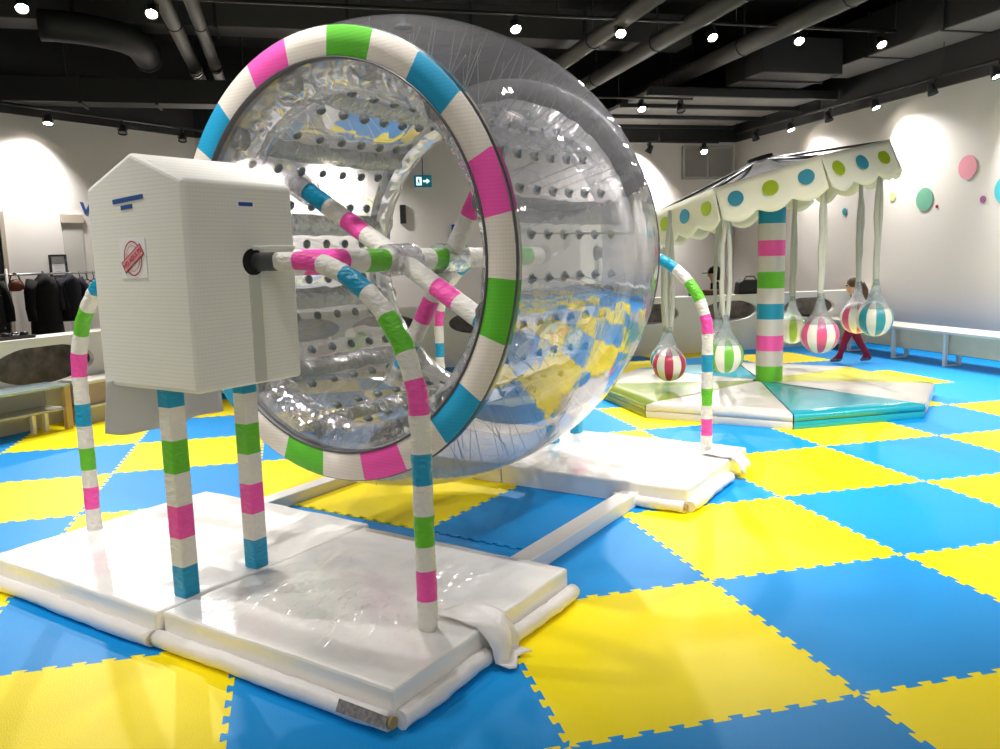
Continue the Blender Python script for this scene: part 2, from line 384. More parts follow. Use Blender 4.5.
mat('counter_inside', (170, 162, 156), .8, var=.8, bscale=9)
struct(slab((-2.3, 9.02), (6.74, 9.02), .04, 0, .74).build('wall_counter_lining', 'counter_inside'))
dn = Vector((-d50.y, d50.x)) * .5
struct(slab(tuple(qa + dn), tuple(Vector((-2.12, 8.44)) + dn), .04, 0, .74).build('wall_counter_lining_left', 'counter_inside'))
struct(slab((-2.1, 8.6), (6.74, 8.6), .42, .40, .42).build('trim_5', 'counter_inside'))
# openings and fixtures of the walls (structure)
wt = Vector((-1, -1, 0)).normalized()            # along the left wall, to the lower left
wn = Vector((1, -1, 0)).normalized()             # its normal into the room
def on_left(px_s, z, off=0.0): return Vector((-3.06, 12.55, 0)) + wt * px_s + wn * off + Vector((0, 0, z))
def left_panel(name, s0, s1, z0, z1, th, m, parent=None):
    T = frameT(on_left(0, 0, 0), wt, Vector((0, 0, 1)), wn)
    return MB().prism([(s0, z0), (s1, z0), (s1, z1), (s0, z1)], 0, th, 0, T).build(name, m, parent)

struct(left_panel('door_2', 2.12, 2.42, .5, 2.16, .01, 'panel_wall'))  # flat panel standing in for the recess of a door opening
left_panel('lintel', 2.10, 2.44, 2.06, 2.18, .03, 'door_trim', bpy.data.objects['door_2'])
struct(left_panel('door_1', 3.30, 4.3, 0, 2.19, .03, 'door_dark'))
left_panel('door_frame', 3.24, 3.30, 0, 2.19, .05, 'door_trim', bpy.data.objects['door_1'])
wp = MB(); wp.box((5.62, 12.5, 2.78), (6.68, 12.55, 3.40), 0); wp.box((5.68, 12.49, 2.83), (6.12, 12.51, 3.35), 1); wp.box((6.17, 12.49, 2.83), (6.64, 12.51, 3.35), 1)
struct(wp.build('window_2', ['window_grey', 'panel_light'], bevel=.005))

# ------------------------------------------------------------------ ceiling services
def pipe(x, y0, y1, z, r, lab, coupling=None):
    t = thing('ceiling_pipe', lab, 'pipe', (x, y0, z)); m = MB(); m.tube([(0, 0, 0), (0, y1 - y0, 0)], r, 16); m.build('pipe_run', 'pipe_grey', t)
    if coupling:
        c = MB(); c.tube([(0, coupling - y0 - .09, 0), (0, coupling - y0 + .09, 0)], r * 1.18, 16); c.build('coupling', 'chrome', t)
    for k in range(int((y1 - y0) / 2.2)):
        h = MB(); yy = .8 + k * 2.2; h.tube([(0, yy, r), (0, yy, CZ - z)], .012, 6); h.tube([(r * 1.05 * math.cos(a), yy, r * 1.05 * math.sin(a)) for a in [PI * q / 6 for q in range(13)]], .008, 5); h.build('pipe_hanger', 'black_paint', t)
    return t
pipe(-2.80, 3, 12.4, 4.12, .085, 'ceiling pipe with a bright coupling, left one of two side by side', 10.6)
pipe(-2.52, 3, 12.4, 4.12, .075, 'ceiling pipe with a bright coupling, right one of two side by side', 10.2)
pipe(2.22, 3.0, 12.4, 4.12, .10, 'ceiling pipe just above the clear wheel, leftmost of the three slanting ones')
pipe(3.10, 3.0, 12.4, 4.12, .11, 'ceiling pipe in the middle of three slanting ones above the wheel')
pipe(4.35, 3.0, 12.4, 4.12, .12, 'ceiling pipe right of the other slanting ones, beside the big duct')
def duct(name, a, b, m, lab, flanges=0, along=1):
    t = thing(name, lab, 'duct', ((a[0] + b[0]) / 2, (a[1] + b[1]) / 2, a[2])); c = Vector(t.location)
    k = MB().box(Vector(a) - c, Vector(b) - c); k.build('duct_run', m, t, bevel=.01)
    for q in (.2, .8):
        p = [a[i] + (b[i] - a[i]) * (q if i == along else .5) for i in range(3)]; p = Vector(p) - c
        MB().tube([(p.x, p.y, b[2] - c.z), (p.x, p.y, CZ - c.z)], .012, 6).build('hanger_rod', 'black_paint', t)
    if flanges:
        for q in range(1, flanges + 1):
            f = MB()
            lo, hi = list(Vector(a) - c), list(Vector(b) - c); p = lo[along] + (hi[along] - lo[along]) * q / (flanges + 1)
            lo[along], hi[along] = p - .02, p + .02
            for i in range(3):
                if i != along: lo[i] -= .025; hi[i] += .025
            f.box(lo, hi); f.build('flange', 'duct_dark', t)
    return t
duct('air_duct', (-5.6, 9.0, 4.32), (4.0, 9.5, 4.72), 'duct_grey', 'long grey air duct running across the dark ceiling at top left', 5, 0)
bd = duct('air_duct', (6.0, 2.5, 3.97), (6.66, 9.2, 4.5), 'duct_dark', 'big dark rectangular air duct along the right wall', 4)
MB().box((-.33, -3.3, -.012), (.33, 3.3, -.002)).build('pale_underside', 'panel_mid', bd)  # separate paler sheet put on the duct's underside
duct('air_duct', (4.7, 8.3, 3.82), (5.95, 9.3, 4.30), 'duct_dark', 'dark boxed duct turning at the end of the right ducts', 1)
duct('air_duct', (-5.2, 10.2, 3.6), (-1.4, 10.6, 3.92), 'duct_dark', 'low dark duct above the coat rack wall', 3, 0)
pn = thing('ceiling_panel', 'pale ceiling panels between black bars in the far right corner', 'ceiling panel', (5.0, 10.8, 3.75))
for k in range(3): MB().box((-1.4, -1.35 + k * 1.0, 0), (1.55, -.45 + k * 1.0, .05)).build('panel', 'panel_light', pn)
for k in range(4): MB().box((-1.5, -1.45 + k * 1.0, -.06), (1.65, -1.37 + k * 1.0, .06)).build('bar', 'black_paint', pn)
# elbow duct and cable tray on the left
el = thing('elbow_duct', 'curved dark duct elbow hanging at the top left', 'duct', (-3.72, 8.3, 4.1))
m = MB(); m.tube([(-.5 + .9 * math.sin(a), .1 + .9 - .9 * math.cos(a), 0) for a in [R(q) for q in range(0, 91, 9)]] + [(.4, 1.6, 0)], .17, 20); m.build('elbow', 'duct_dark', el)
m = MB(); m.tube([(.4, 1.45, 0), (.4, 1.5, 0)], .19, 20); m.build('collar', 'duct_dark', el)
ct = thing('cable_tray', 'tray of thin parallel conduits under the dark ceiling, top left', 'cable tray', (-4.2, 5.9, 4.45))
for k in range(9): MB().tube([(k * .12, 0, 0), (k * .12, 2.6, 0)], .03, 8).build('conduit', 'duct_grey', ct)
for yy in (.3, 1.4, 2.4): MB().box((-.1, yy, .03), (1.06, yy + .05, .07)).build('cross_bar', 'black_paint', ct)

# tracks and lamps
RZ = 4.12
rail((-5.3, 7.25, RZ), (5.93, 7.25, RZ), 'long black lighting track across the ceiling above the wheel', CZ)
rail((2.0, 9.75, 3.72), (4.4, 9.75, 3.72), 'short black track below the slanting pipes right of the wheel', CZ)
rail((3.8, 12.2, 3.42), (6.2, 12.2, 3.42), 'black track on the back wall above the grey window', 3.9)
rail((6.45, 4.5, 3.55), (6.45, 12.0, 3.55), 'black lighting track along the top of the right wall', CZ)
q0, q1 = on_left(-.1, 3.55, .25), on_left(4.6, 3.55, .25); rail(tuple(q0), tuple(q1), 'black lighting track along the slanting left wall', CZ)
rail((-6, 1.6, RZ), (6, 1.6, RZ), 'added lighting track over the middle of the hall, out of view', CZ)  # unseen track, added to carry the middle fill lamps
rail((-6, -3.2, RZ), (6, -3.2, RZ), 'added lighting track over the near end of the hall, out of view', CZ)  # unseen track, added to carry the near fill lamps
ON = 'lit track lamp '
big = [(-4.09, 'at the top left edge of the photo'), (-2.90, 'next to the left pair of ceiling pipes'), (.92, 'just above the right shoulder of the wheel'),
       (2.19, 'second in the row right of the wheel top'), (3.36, 'third in the row right of the wheel top'), (4.54, 'fourth in the row, above the carousel'), (5.72, 'rightmost in the row, by the big duct')]
for i, (x, l) in enumerate(big):
    tx = x + (-.6 if i % 2 else .3)
    track_light(x, 7.25, 3.98, (tx * .9, 7.25 - 3.2, .2), True, ON + l, RZ, SPOT_W, 75, 'lamps on the long track')
track_light(3.56, 9.75, 3.58, (3.4, 6.5, 0), True, 'lit track lamp on the short track by the slanting pipes', 3.72, SPOT_W * .6, 70)
track_light(4.2, 9.75, 3.58, (4.2, 8, 0), False, 'unlit track lamp on the short track below the pipes', 3.72, 0)
track_light(5.9, 12.2, 3.27, (5.0, 9.5, .8), True, 'lit track lamp in front of the grey window on back wall', 3.42, WASH_W, 80)
track_light(4.8, 12.2, 3.27, (4.3, 12.55, 2.2), True, 'small black track lamp pointing at the back wall', 3.42, WASH_W * 2.2, 150)
for x in (-2.3, -1.0): track_light(x, 12.2, 3.27, (x + .1, 12.55, 2.0), True, 'added wash lamp on the back wall, unseen behind the wheel', 3.42, WASH_W * 1.4, 130, 'added lamps hidden behind the wheel')  # unseen lamps, added to brighten the back wall behind the wheel
rail((-2.9, 12.2, 3.42), (.4, 12.2, 3.42), 'added black track on the back wall, unseen behind the wheel', CZ)  # added with the unseen wash lamps to hold them
for y, on, l in ((11.3, False, 'farthest black lamp on the right wall track'), (10.24, True, 'lit lamp on the right wall above the canopy'), (9.25, False, 'unlit lamp between two lit ones on the right wall'),
                 (8.2, True, 'lit lamp on the right wall above the canopy corner'), (7.13, False, 'unlit lamp above the pink wall dot'), (6.14, True, 'lit lamp at the right edge of the photo')):
    track_light(6.42, y, 3.39, (6.62, y - .8, 1.8) if on else (6.7, y - .4, 1.8), on, l, 3.55, WASH_W * .8, 108, 'lamps along the right wall')
for s_, on, l in ((2.62, True, 'lit lamp on the left wall track'), (1.5, False, 'unlit lamp on the left wall above the white box'), (.45, False, 'unlit lamp on the left wall next to the teal rim segment')):
    q = on_left(s_, 3.40, .25); tgt = on_left(s_ + .5, 1.6, .7)
    track_light(q.x, q.y, q.z, tuple(tgt), on, l, 3.55, WASH_W * 1.15, 135, 'lamps along the left wall')
for x in (-5, -3.2, -1.4, .4, 2.2, 4.0, 5.6):  # unseen lamps added as fill over the middle floor
    track_light(x, 1.6, 3.98, (x * .8 + .5, 2.6, 0), True, 'added fill lamp on the middle track, out of view', RZ, SPOT_W * (.45 if x < 0 else .85 if x < 3 else .5), 90, 'added fill lamps on the middle track')
for x in (-5, -2.6, -.2, 2.2, 4.6):  # weak unseen lamps added as fill from the near end
    track_light(x, -3.2, 3.98, (x * .7, .6, .6), True, 'added fill lamp on the near track, out of view', RZ, SPOT_W * .12, 85, 'added fill lamps on the near track')

# ------------------------------------------------------------------ the ride: local x = axle, y = across (to the left), z up
RA = R(43); S0, L0, HZ = .93, 2.445, 1.435
ax = Vector((math.cos(RA), math.sin(RA), 0)); ly = Vector((-math.sin(RA), math.cos(RA), 0)); RIDE = ax * S0 + ly * L0
def rw(x, y, z=0): return RIDE + ax * x + ly * y + Vector((0, 0, z))
WCOL = ['wrap_white', 'wrap_pink', 'wrap_green', 'wrap_teal', 'steel_dark']
# --- wheel (origin at the axle centre's foot)
wh = thing('human_sized_wheel', 'big transparent inflated walk-in wheel with striped white, pink, green and blue rims', 'wheel', tuple(rw(0, 0)), RA)
XF, XR = -.77, .79; RO, RI = 1.065, .925
seq = {0: 0, 1: 1, 2: 0, 3: 2, 4: 0, 5: 3}       # white pink white green white teal
def segcol(k, n):
    a = 360 * (k + .5) / n                       # angle from the right side, upwards
    i = int(((a - 10) % 90) // 15)
    return {0: 1, 1: 0, 2: 3, 3: 0, 4: 2, 5: 0}[i]
NS = 144
for xs, sg in ((XF, -1), (XR, 1)):
    m = MB(); m.lathe([(xs, RI + .008), (xs, RO - .008), (xs - sg * .012, RO), (xs - sg * .055, RO), (xs - sg * .06, RO - .01), (xs - sg * .06, RI), (xs - sg * .012, RI)], NS, 'x', lambda i, k: 4 if (sg > 0 and i != 0) else segcol(k, NS), c=(0, 0, HZ), closed=True)
    m.build('rim', ['pad_white', 'pad_pink', 'pad_green', 'pad_teal', 'rim_lining'], wh)
    m = MB(); m.lathe([(xs + sg * .003, RI - .004), (xs + sg * .003, RI + .004), (xs - sg * .06, RI + .004), (xs - sg * .06, RI - .004)], 96, 'x', c=(0, 0, HZ), closed=True); m.build('rim_piping', 'edge_black', wh)
    m = MB(); m.lathe([(xs - sg * .008, RO - .004), (xs - sg * .012, RO + .003), (xs - sg * .03, RO + .003), (xs - sg * .03, RO - .004)], 96, 'x', c=(0, 0, HZ), closed=True); m.build('rim_hoop', 'steel_dark', wh)
XM = (XF + XR) / 2; HW = (XR - XF) / 2
def outer_r(u): return 1.05 + .175 * (1 - abs(u) ** 2.3)
def inner_r(u): return .915 - .075 * (1 - abs(u) ** 3)
m = MB(); m.lathe([(XM + HW * .985 * (k / 24 - 1), outer_r(k / 24 - 1)) for k in range(49)], 128, 'x', c=(0, 0, HZ)); m.build('outer_skin', 'skin_clear', wh)
m = MB(); NL = 120
vs = []
for k in range(41):
    u = k / 20 - 1
    for q in range(NL):
        a = 2 * PI * q / NL; rr = inner_r(u) + (.022 * math.cos(12 * a + PI) * (1 - u ** 4)) + .008 * mnoise.noise(Vector((u * 6, math.cos(a) * 7, math.sin(a) * 7)))
        vs.append((XM + HW * .97 * u, -rr * math.cos(a), HZ + rr * math.sin(a)))
m.add(vs, [(k * NL + q, (k + 1) * NL + q, (k + 1) * NL + (q + 1) % NL, k * NL + (q + 1) % NL) for k in range(40) for q in range(NL)], 0, True); m.build('inner_skin', 'liner_clear', wh)
for sg, xs in ((-1, XF), (1, XR)):               # crinkled end walls joining the skins behind each rim
    m = MB(); m.lathe([(xs - sg * .065, RI + .02), (xs - sg * .10, RI - .05), (xs - sg * .13, RI - .11), (xs - sg * .19, RI - .12), (xs - sg * .26, RI - .09)], 128, 'x', c=(0, 0, HZ))
    m.v = [(x + .012 * mnoise.noise(Vector((x * 9, y * 9, z * 9))), y * (1 + .012 * mnoise.noise(Vector((y * 14, z * 14, x * 5)))), HZ + (z - HZ) * (1 + .012 * mnoise.noise(Vector((y * 14, z * 14, x * 5))))) for x, y, z in m.v]
    m.build('end_band', 'wrap_clear' if sg < 0 else 'wrap_milky', wh)
# seam strips (12), knobs in rows of eight either side, tie cords to the outer skin
NB = 12; knobs = []
for b in range(NB):
    a = 2 * PI * (b + .5) / NB
    m = MB(); vs = []; NX = 26
    for k in range(NX + 1):
        u = -.93 + 1.86 * k / NX; rr = inner_r(u) - .03
        for j, (da, dr) in enumerate(((-.075, .03), (-.04, -.005), (0, -.016), (.04, -.005), (.075, .03))):
            rr2 = rr + dr + .012 * mnoise.noise(Vector((k * 1.3, j * 2.1, b * 5.7))); aa = a + da * (1 + .3 * mnoise.noise(Vector((k * .9, b, j))))
            vs.append((XM + HW * u, -rr2 * math.cos(aa), HZ + rr2 * math.sin(aa)))
    m.add(vs, [(k * 5 + j, k * 5 + j + 1, (k + 1) * 5 + j + 1, (k + 1) * 5 + j) for k in range(NX) for j in range(4)], 0, True); m.build('seam_strip', 'seam_clear', wh)
    for da in (-.135, .135):
        for k in range(8):
            u = -.74 + 1.48 * k / 7; knobs.append((a + da, u))
knobs.sort(key=lambda q: (abs(((q[0] - PI * .5 + PI) % (2 * PI)) - PI)))
def knob_mb(a, u):
    m = MB(); rr = inner_r(u) - .012; x = XM + HW * u
    e = Vector((0, -math.cos(a), math.sin(a))); t = Vector((0, math.sin(a), math.cos(a))); T = frameT((x, e.y * rr, HZ + e.z * rr), (1, 0, 0), t, e)
    k = MB(); k.lathe([(-.016, .001), (-.014, .012), (-.004, .026), (.006, .028), (.012, .018), (.03, .006)], 10)
    m.add([T @ Vector(q) for q in k.v], k.f, 0, True); return m
def merged(ms):
    o = MB()
    for q in ms: o.add(q.v, q.f, 0, True)
    return o
# the hundred that face the camera through the front opening: upper left and lower ones
def score(q): return abs(((q[0] - R(215) + PI) % (2 * PI)) - PI)
knobs.sort(key=score)
for a, u in knobs[:96]: knob_mb(a, u).build('knob', 'knob_grey', wh)
o = merged([knob_mb(a, u) for a, u in knobs[96:]]).build('far_knobs', 'knob_grey', wh); o['kind'] = 'stuff'
m = MB()
for a, u in knobs:
    x = XM + HW * u; r0, r1 = inner_r(u), outer_r(u) - .005
    for d in (-.05 if int(u * 50) % 2 else .05,):
        a2 = a + d * .9; m.tube([(x, -r0 * math.cos(a), HZ + r0 * math.sin(a)), (x + d * .4, -r1 * math.cos(a2), HZ + r1 * math.sin(a2))], .0018, 4, caps=False)
o = m.build('tie_cords', 'cord', wh); o['kind'] = 'stuff'
# valve cap on top of the skin
m = MB(); m.lathe([(0, .05), (.012, .045), (.02, .02), (.05, .018), (.055, .001)], 16, c=(XM - .05, .05, HZ + outer_r(0) - .008)); m.build('valve_cap', 'knob_grey', wh)
# axle and two crossing spokes
def steps(a, b, n): return [Vector(a).lerp(Vector(b), k / n) for k in range(n + 1)]
cols = [(.26, 0), (.40, 1), (.56, 1), (.70, 0), (.86, 2), (.98, 0), (1.16, 0), (1.24, 0), (1.40, 2), (1.5, 0), (1.74, 0), (1.9, 1), (2.1, 0), (2.3, 2), (9, 0)]
m = MB(); m.tube(steps((-1.20, 0, HZ), (1.25, 0, HZ), 120), .06, 20, cols, wob=.002); m.build('axle', WCOL, wh)
for xh, th in ((-.21, 148.7), (.24, 58.7)):
    e = Vector((0, -math.cos(R(th)), math.sin(R(th)))); L = .875
    sc = [(.12, 0), (.29, 3), (.44, 0), (.60, 1), (1.15, 0), (1.31, 1), (1.46, 0), (1.63, 3), (9, 0)]
    m = MB(); m.tube(steps(Vector((xh, 0, HZ)) + e * L, Vector((xh, 0, HZ)) - e * L, 90), .052, 18, sc, wob=.002); m.build('spoke', WCOL, wh)
    m = MB(); m.tube(steps((xh - .11, 0, HZ), (xh + .11, 0, HZ), 14), .082, 20, wob=.012, caps=False); m.build('hub_wrap', 'wrap_clear', wh)
    for sg in (-1, 1):
        m = MB(); m.tube(steps(Vector((xh, 0, HZ)) + e * sg * .74, Vector((xh, 0, HZ)) + e * sg * (L + .01), 10), .075, 16, wob=.014, caps=False); m.build('spoke_wrap', 'wrap_clear', wh)

# --- stands
def stand(xa, xlegs, sg, label):
    t = thing('wheel_stand', label, 'stand', tuple(rw(xa, 0)), RA)
    # arch of wrapped pipe in the plane x=0 (local), feet at y=+-1.085
    H = HZ + .008; br = .56; A = 1.085; z0 = .128
    pts = [Vector((0, -A, z)) for z in [z0 + (H - br - z0) * k / 34 for k in range(35)]]
    pts += [Vector((0, -A + br - br * math.cos(q), H - br + br * math.sin(q))) for q in [PI / 2 * k / 36 for k in range(1, 37)]]
    half = pts + [Vector((0, y, H)) for y in [(-A + br) * (1 - k / 20) for k in range(1, 21)]]
    full = half + [Vector((0, -p.y, p.z)) for p in reversed(half[:-1])]
    if sg < 0: full = [Vector((.03 + .03 * p.y / A, p.y, p.z)) for p in full]
    L = sum((full[i + 1] - full[i]).length for i in range(len(full) - 1))
    lens = [(.10, 0), (.12, 1), (.08, 0), (.12, 2), (.11, 0), (.12, 3), (.125, 0), (.13, 1), (.105, 0), (.13, 2), (.125, 0), (.125, 3), (.12, 0), (.125, 1), (.10, 0)]
    cs = []; acc = 0
    for l, c in lens: acc += l; cs.append((acc, c))
    mid = L - acc; cs.append((mid, 4)); back = []; p = L
    for l, c in lens: back.append((p, c)); p -= l
    cs += list(reversed(back))
    m = MB(); m.tube(full, .036, 16, cs, wob=.006); m.build('arch_pipe', WCOL, t)
    # square legs, stripes from the base upwards
    for xl in xlegs:
        ls = [(.125, 3), (.245, 0), (.38, 1), (.505, 0), (.635, 2), (.765, 0), (9, 3)]
        m = MB(); m.tube(steps((xl - xa, -.055, .128), (xl - xa, -.055, 1.0), 60), .052, 4, ls, ref=(1, 0, 0)); m.sm = [False] * len(m.sm)
        m.build('leg', WCOL, t, bevel=.008)
    # house-shaped fabric covered housing
    xc = (-1.75 - 1.24) / 2 + 1.455; x0, x1 = (-.295, .222) if sg < 0 else (-.222, .295)
    zb, ze, zr = .966, 1.742, 1.858; yl, yr = .298, -.295
    T = Matrix(((0, 0, 1, 0), (1, 0, 0, 0), (0, 1, 0, 0), (0, 0, 0, 1)))
    m = MB(); m.prism([(yr, zb), (yl, zb), (yl, ze), (0, zr), (yr, ze)], x0, x1, 0, T); hs = m.build('housing', 'cover_cloth', t, bevel=.018, segs=3)
    for yy, s2 in ((yr, -1), (yl, 1)):
        m = MB(); m.disc((0, yy - .0005 * s2, H), (0, s2, 0), .052, th=.002, n=28); m.build('pipe_hole', 'hole_black', hs)
        m = MB(); m.box((-.028, min(yy, yy + .004 * s2), zb + .01), (.028, max(yy, yy + .004 * s2), H - .05)); m.build('seam_flap', 'seam_tape', hs)
        m = MB(); m.box((.0, min(yy, yy + .005 * s2), H + .045), (x1 - .005, max(yy, yy + .0025 * s2), H + .062)); m.build('slit_fold', 'cover_cloth', hs, bevel=.002)
    m = MB(); m.disc((x1 - .0005 if sg < 0 else x0 + .0005, 0, H), (-sg, 0, 0), .066, th=.002, n=28); m.build('axle_hole', 'seam_tape', hs)
    return t, hs, (x0, x1, yr, yl, zb, ze)
st, hs, (x0, x1, yr, yl, zb, ze) = stand(-1.455, (-1.697, -1.341), -1, 'near wheel stand: white fabric house-shaped box on striped legs with a striped arch pipe')
# lettering strips and the stamp on the gable that faces the room
def gable(y, z): return Vector((x0 - .001, y, z))
Tg = lambda y, z, rot=0: frameT(gable(y, z), (0, -math.cos(rot), math.sin(rot)), (0, math.sin(rot), math.cos(rot)), (-1, 0, 0))
def rect(T, w, h, th=.001): return MB().prism([(-w / 2, -h / 2), (w / 2, -h / 2), (w / 2, h / 2), (-w / 2, h / 2)], 0, th, 0, T)
rect(Tg(.03, 1.688, .06), .19, .017).build('blue_lettering_strip', 'ink_blue', hs)
rect(Tg(.04, 1.660, .06), .072, .016).build('blue_lettering_strip', 'ink_blue', hs)
pp = rect(Tg(.025, 1.468), .160, .150); sp_ = pp.build('stamp_sign', 'paper', hs)
def ell_ring(T, rx, ry, w, mi=0, n=40, gap=None):
    m = MB(); vs = []; fs = []
    for k in range(n):
        a = 2 * PI * k / n
        vs += [T @ Vector((rx * math.cos(a), ry * math.sin(a), .0025)), T @ Vector(((rx - w) * math.cos(a), (ry - w) * math.sin(a), .0025))]
    for k in range(n):
        k2 = (k + 1) % n; fs.append((2 * k, 2 * k2, 2 * k2 + 1, 2 * k + 1))
    return m.add(vs, fs, mi)
Ts = Tg(.025, 1.468)
ell_ring(Ts, .056, .066, .005).build('stamp_ring', 'ink_red', sp_)
ell_ring(Ts, .042, .050, .004).build('stamp_ring', 'ink_pale', sp_)
Tb = frameT(gable(.025, 1.468) + Vector((-.003, 0, 0)), (0, -math.cos(R(30)), math.sin(R(30))), (0, math.sin(R(30)), math.cos(R(30))), (-1, 0, 0))
rect(Tb, .142, .046).build('stamp_bar', 'ink_red', sp_)
Tw = Tb @ Matrix.Translation((0, 0, .0012)); rect(Tw, .134, .038, .0006).build('stamp_bar_field', 'ink_pale', sp_)
m = MB(); text_mb(m, 'NO ADULTS', .0235, Tb @ Matrix.Translation((0, 0, .0025)), depth=.0004); m.build('stamp_lettering', 'ink_red', sp_)
Tr = frameT((-.02, yr - .001, 1.662), (1, 0, 0), (0, 0, 1), (0, -1, 0))
rect(Tr, .085, .026).build('small_label', 'paper', hs); rect(Tr @ Matrix.Translation((-.0, 0, .0012)), .068, .015, .0006).build('blue_lettering_strip', 'ink_blue', hs)
# grey cloth hanging below the housing
m = MB(); NXc, NZc = 24, 8; vs = []
for i in range(NXc + 1):
    for j in range(NZc + 1):
        u, v = i / NXc, j / NZc; x = x0 - .03 + u * (x1 - x0 + .03); bot = .775 - .03 * math.sin(u * 3.1) - .008 * math.sin(u * 14) + .01 * u
        z = .99 + (bot - .99) * v; vs.append((x, .235 + .02 * math.sin(u * 9 + v * 2) * v + .02 * v, z))
m.add(vs, [(i * (NZc + 1) + j, (i + 1) * (NZc + 1) + j, (i + 1) * (NZc + 1) + j + 1, i * (NZc + 1) + j + 1) for i in range(NXc) for j in range(NZc)], 0, True)
o = m.build('hanging_cloth', 'cloth_grey', st); sd = o.modifiers.new('t', 'SOLIDIFY'); sd.thickness = .006
stand(1.546, (1.675, 1.32), 1, 'far wheel stand behind the clear wheel with a striped arch pipe and leg')

# --- white padded mats
def crash_mat(x0, x1, y0, y1, h, label, rolls, flap=None, tag_=False):
    c = ((x0 + x1) / 2, (y0 + y1) / 2); t = thing('padded_mat', label, 'mat', tuple(rw(*c)), RA, 'white padded mats under the wheel stands')
    X, Y = (x1 - x0) / 2, (y1 - y0) / 2; m = MB(); n = 14
    vs = []
    for i in range(n + 1):
        for j in range(n + 1):
            vs.append((-X + 2 * X * i / n, -Y + 2 * Y * j / n, h + .008 * mnoise.noise(Vector((i * .45 + x0 * 9, j * .45 + y0 * 9, 1)))))
    fs = [(i * (n + 1) + j, (i + 1) * (n + 1) + j, (i + 1) * (n + 1) + j + 1, i * (n + 1) + j + 1) for i in range(n) for j in range(n)]
    per = [(i, 0) for i in range(n)] + [(n, j) for j in range(n)] + [(n - i, n) for i in range(n)] + [(0, n - j) for j in range(n)]
    o = len(vs); vs += [(-X + 2 * X * i / n, -Y + 2 * Y * j / n, .0) for i, j in per]; P = len(per)
    for k in range(P):
        (i, j), (i2, j2) = per[k], per[(k + 1) % P]; fs.append((i * (n + 1) + j, o + k, o + (k + 1) % P, i2 * (n + 1) + j2))
    m.add(vs, fs, 0, False); m.build('pad', 'vinyl_white', t, bevel=.012)
    for side, a, b in rolls:
        r = .032; off = .022
        if side == 'x0': p, q = Vector((-X - off, a * Y, r)), Vector((-X - off, b * Y, r))
        elif side == 'x1': p, q = Vector((X + off, a * Y, r)), Vector((X + off, b * Y, r))
        elif side == 'y0': p, q = Vector((a * X, -Y - off, r)), Vector((b * X, -Y - off, r))
        else: p, q = Vector((a * X, Y + off, r)), Vector((b * X, Y + off, r))
        mm = MB(); mm.tube([v + Vector((.01 * mnoise.noise(v * 4), .01 * mnoise.noise(v * 4 + Vector((5, 5, 5))), 0)) for v in steps(p, q, 24)], r, 14, wob=.005); k = mm.build('edge_roll', 'vinyl_roll', t)
        f = MB(); d = (q - p).normalized(); f.tube([q + d * .001, q + d * .012], .02, 10); f.build('foam_end', 'foam', k)
        if tag_ and side == 'x0':
            u = Vector((0, 1, 0)); nrm = Vector((-.86, 0, .5)); v = nrm.cross(u); tt = frameT(Vector((-X - off, -Y + .10, r)) + nrm * (r + .004), u, v, nrm)
            MB().prism([(-.11, -.018), (.09, -.02), (.09, .02), (-.11, .018)], 0, .002, 0, tt).build('printed_strip', 'print_grey', k)
    if flap:
        fx, wd, ln = flap; mm = MB(); vs = []; NN = 18; MM = 6
        prof = []
        for k in range(NN + 1):
            s_ = k / NN * ln
            if s_ < .2: prof.append((-Y + .18 - s_, h + .012))
            else:
                q = s_ - .2; prof.append((-Y - .012 - .55 * q - .02 * math.sin(q * 30), max(.014, h + .012 - q * .95)))
        for k, (yy, zz) in enumerate(prof):
            for j in range(MM + 1): vs.append((fx + wd * (j / MM - .5) * (1 - .25 * (k / NN) * (j / MM)), yy + .02 * math.sin(j * 1.1 + k * .2), zz + .006 * math.sin(j * 2 + k * .5)))
        mm.add(vs, [(k * (MM + 1) + j, k * (MM + 1) + j + 1, (k + 1) * (MM + 1) + j + 1, (k + 1) * (MM + 1) + j) for k in range(NN) for j in range(MM)], 0, True)
        ob = mm.build('cover_flap', 'vinyl_roll', t); sd = ob.modifiers.new('t', 'SOLIDIFY'); sd.thickness = .006
    return t
nearmat = crash_mat(-1.85, -.71, -1.255, -.108, .13, 'white padded mat nearest the camera, carrying the bent striped pipe', [('x0', 1, -1), ('y0', -1, -.16), ('y0', .14, 1)], (-.02, .17, .40), True)
film('sheet_clear', tint=(.995, .995, .995), haze=0, lo=.04, hi=.16, bump=.1, bscale=10, rough=.13)
m = MB(); vs = []; NA = 110
for i in range(NA + 1):
    for j in range(NA + 1):
        u, v = i / NA, j / NA; e = min(1, 6 * min(u, 1 - u, v, 1 - v)); x, y = -.55 + 1.1 * u, -.565 + 1.12 * v
        q = (1 - abs(mnoise.noise(Vector((x * 2.2 + y * 1.5, y * 13 - x * 5, 2.0))))) ** 6 + .6 * (1 - abs(mnoise.noise(Vector((x * 4, y * 22 + x * 9, 7.0))))) ** 8
        vs.append((x, y, .139 + .034 * e * q * (.12 + .88 * math.exp(-((u - .28) ** 2 * 22 + (v - .5) ** 2 * 7)))))
m.add(vs, [(i * (NA + 1) + j, (i + 1) * (NA + 1) + j, (i + 1) * (NA + 1) + j + 1, i * (NA + 1) + j + 1) for i in range(NA) for j in range(NA)], 0, True); m.build('clear_plastic_sheet', 'sheet_clear', nearmat)
crash_mat(-1.87, -.66, -.100, 1.16, .13, 'white padded mat under the box legs at the left', [('x0', 1, -1)])
crash_mat(.63, 1.77, -1.285, -.06, .13, 'white padded mat behind the wheel, under the far bent pipe', [('x0', -.3, -1), ('y0', -1, .25)], (.30, .2, .30))
crash_mat(.63, 1.77, -.052, 1.16, .13, 'white padded mat behind the wheel, mostly hidden by it', [])
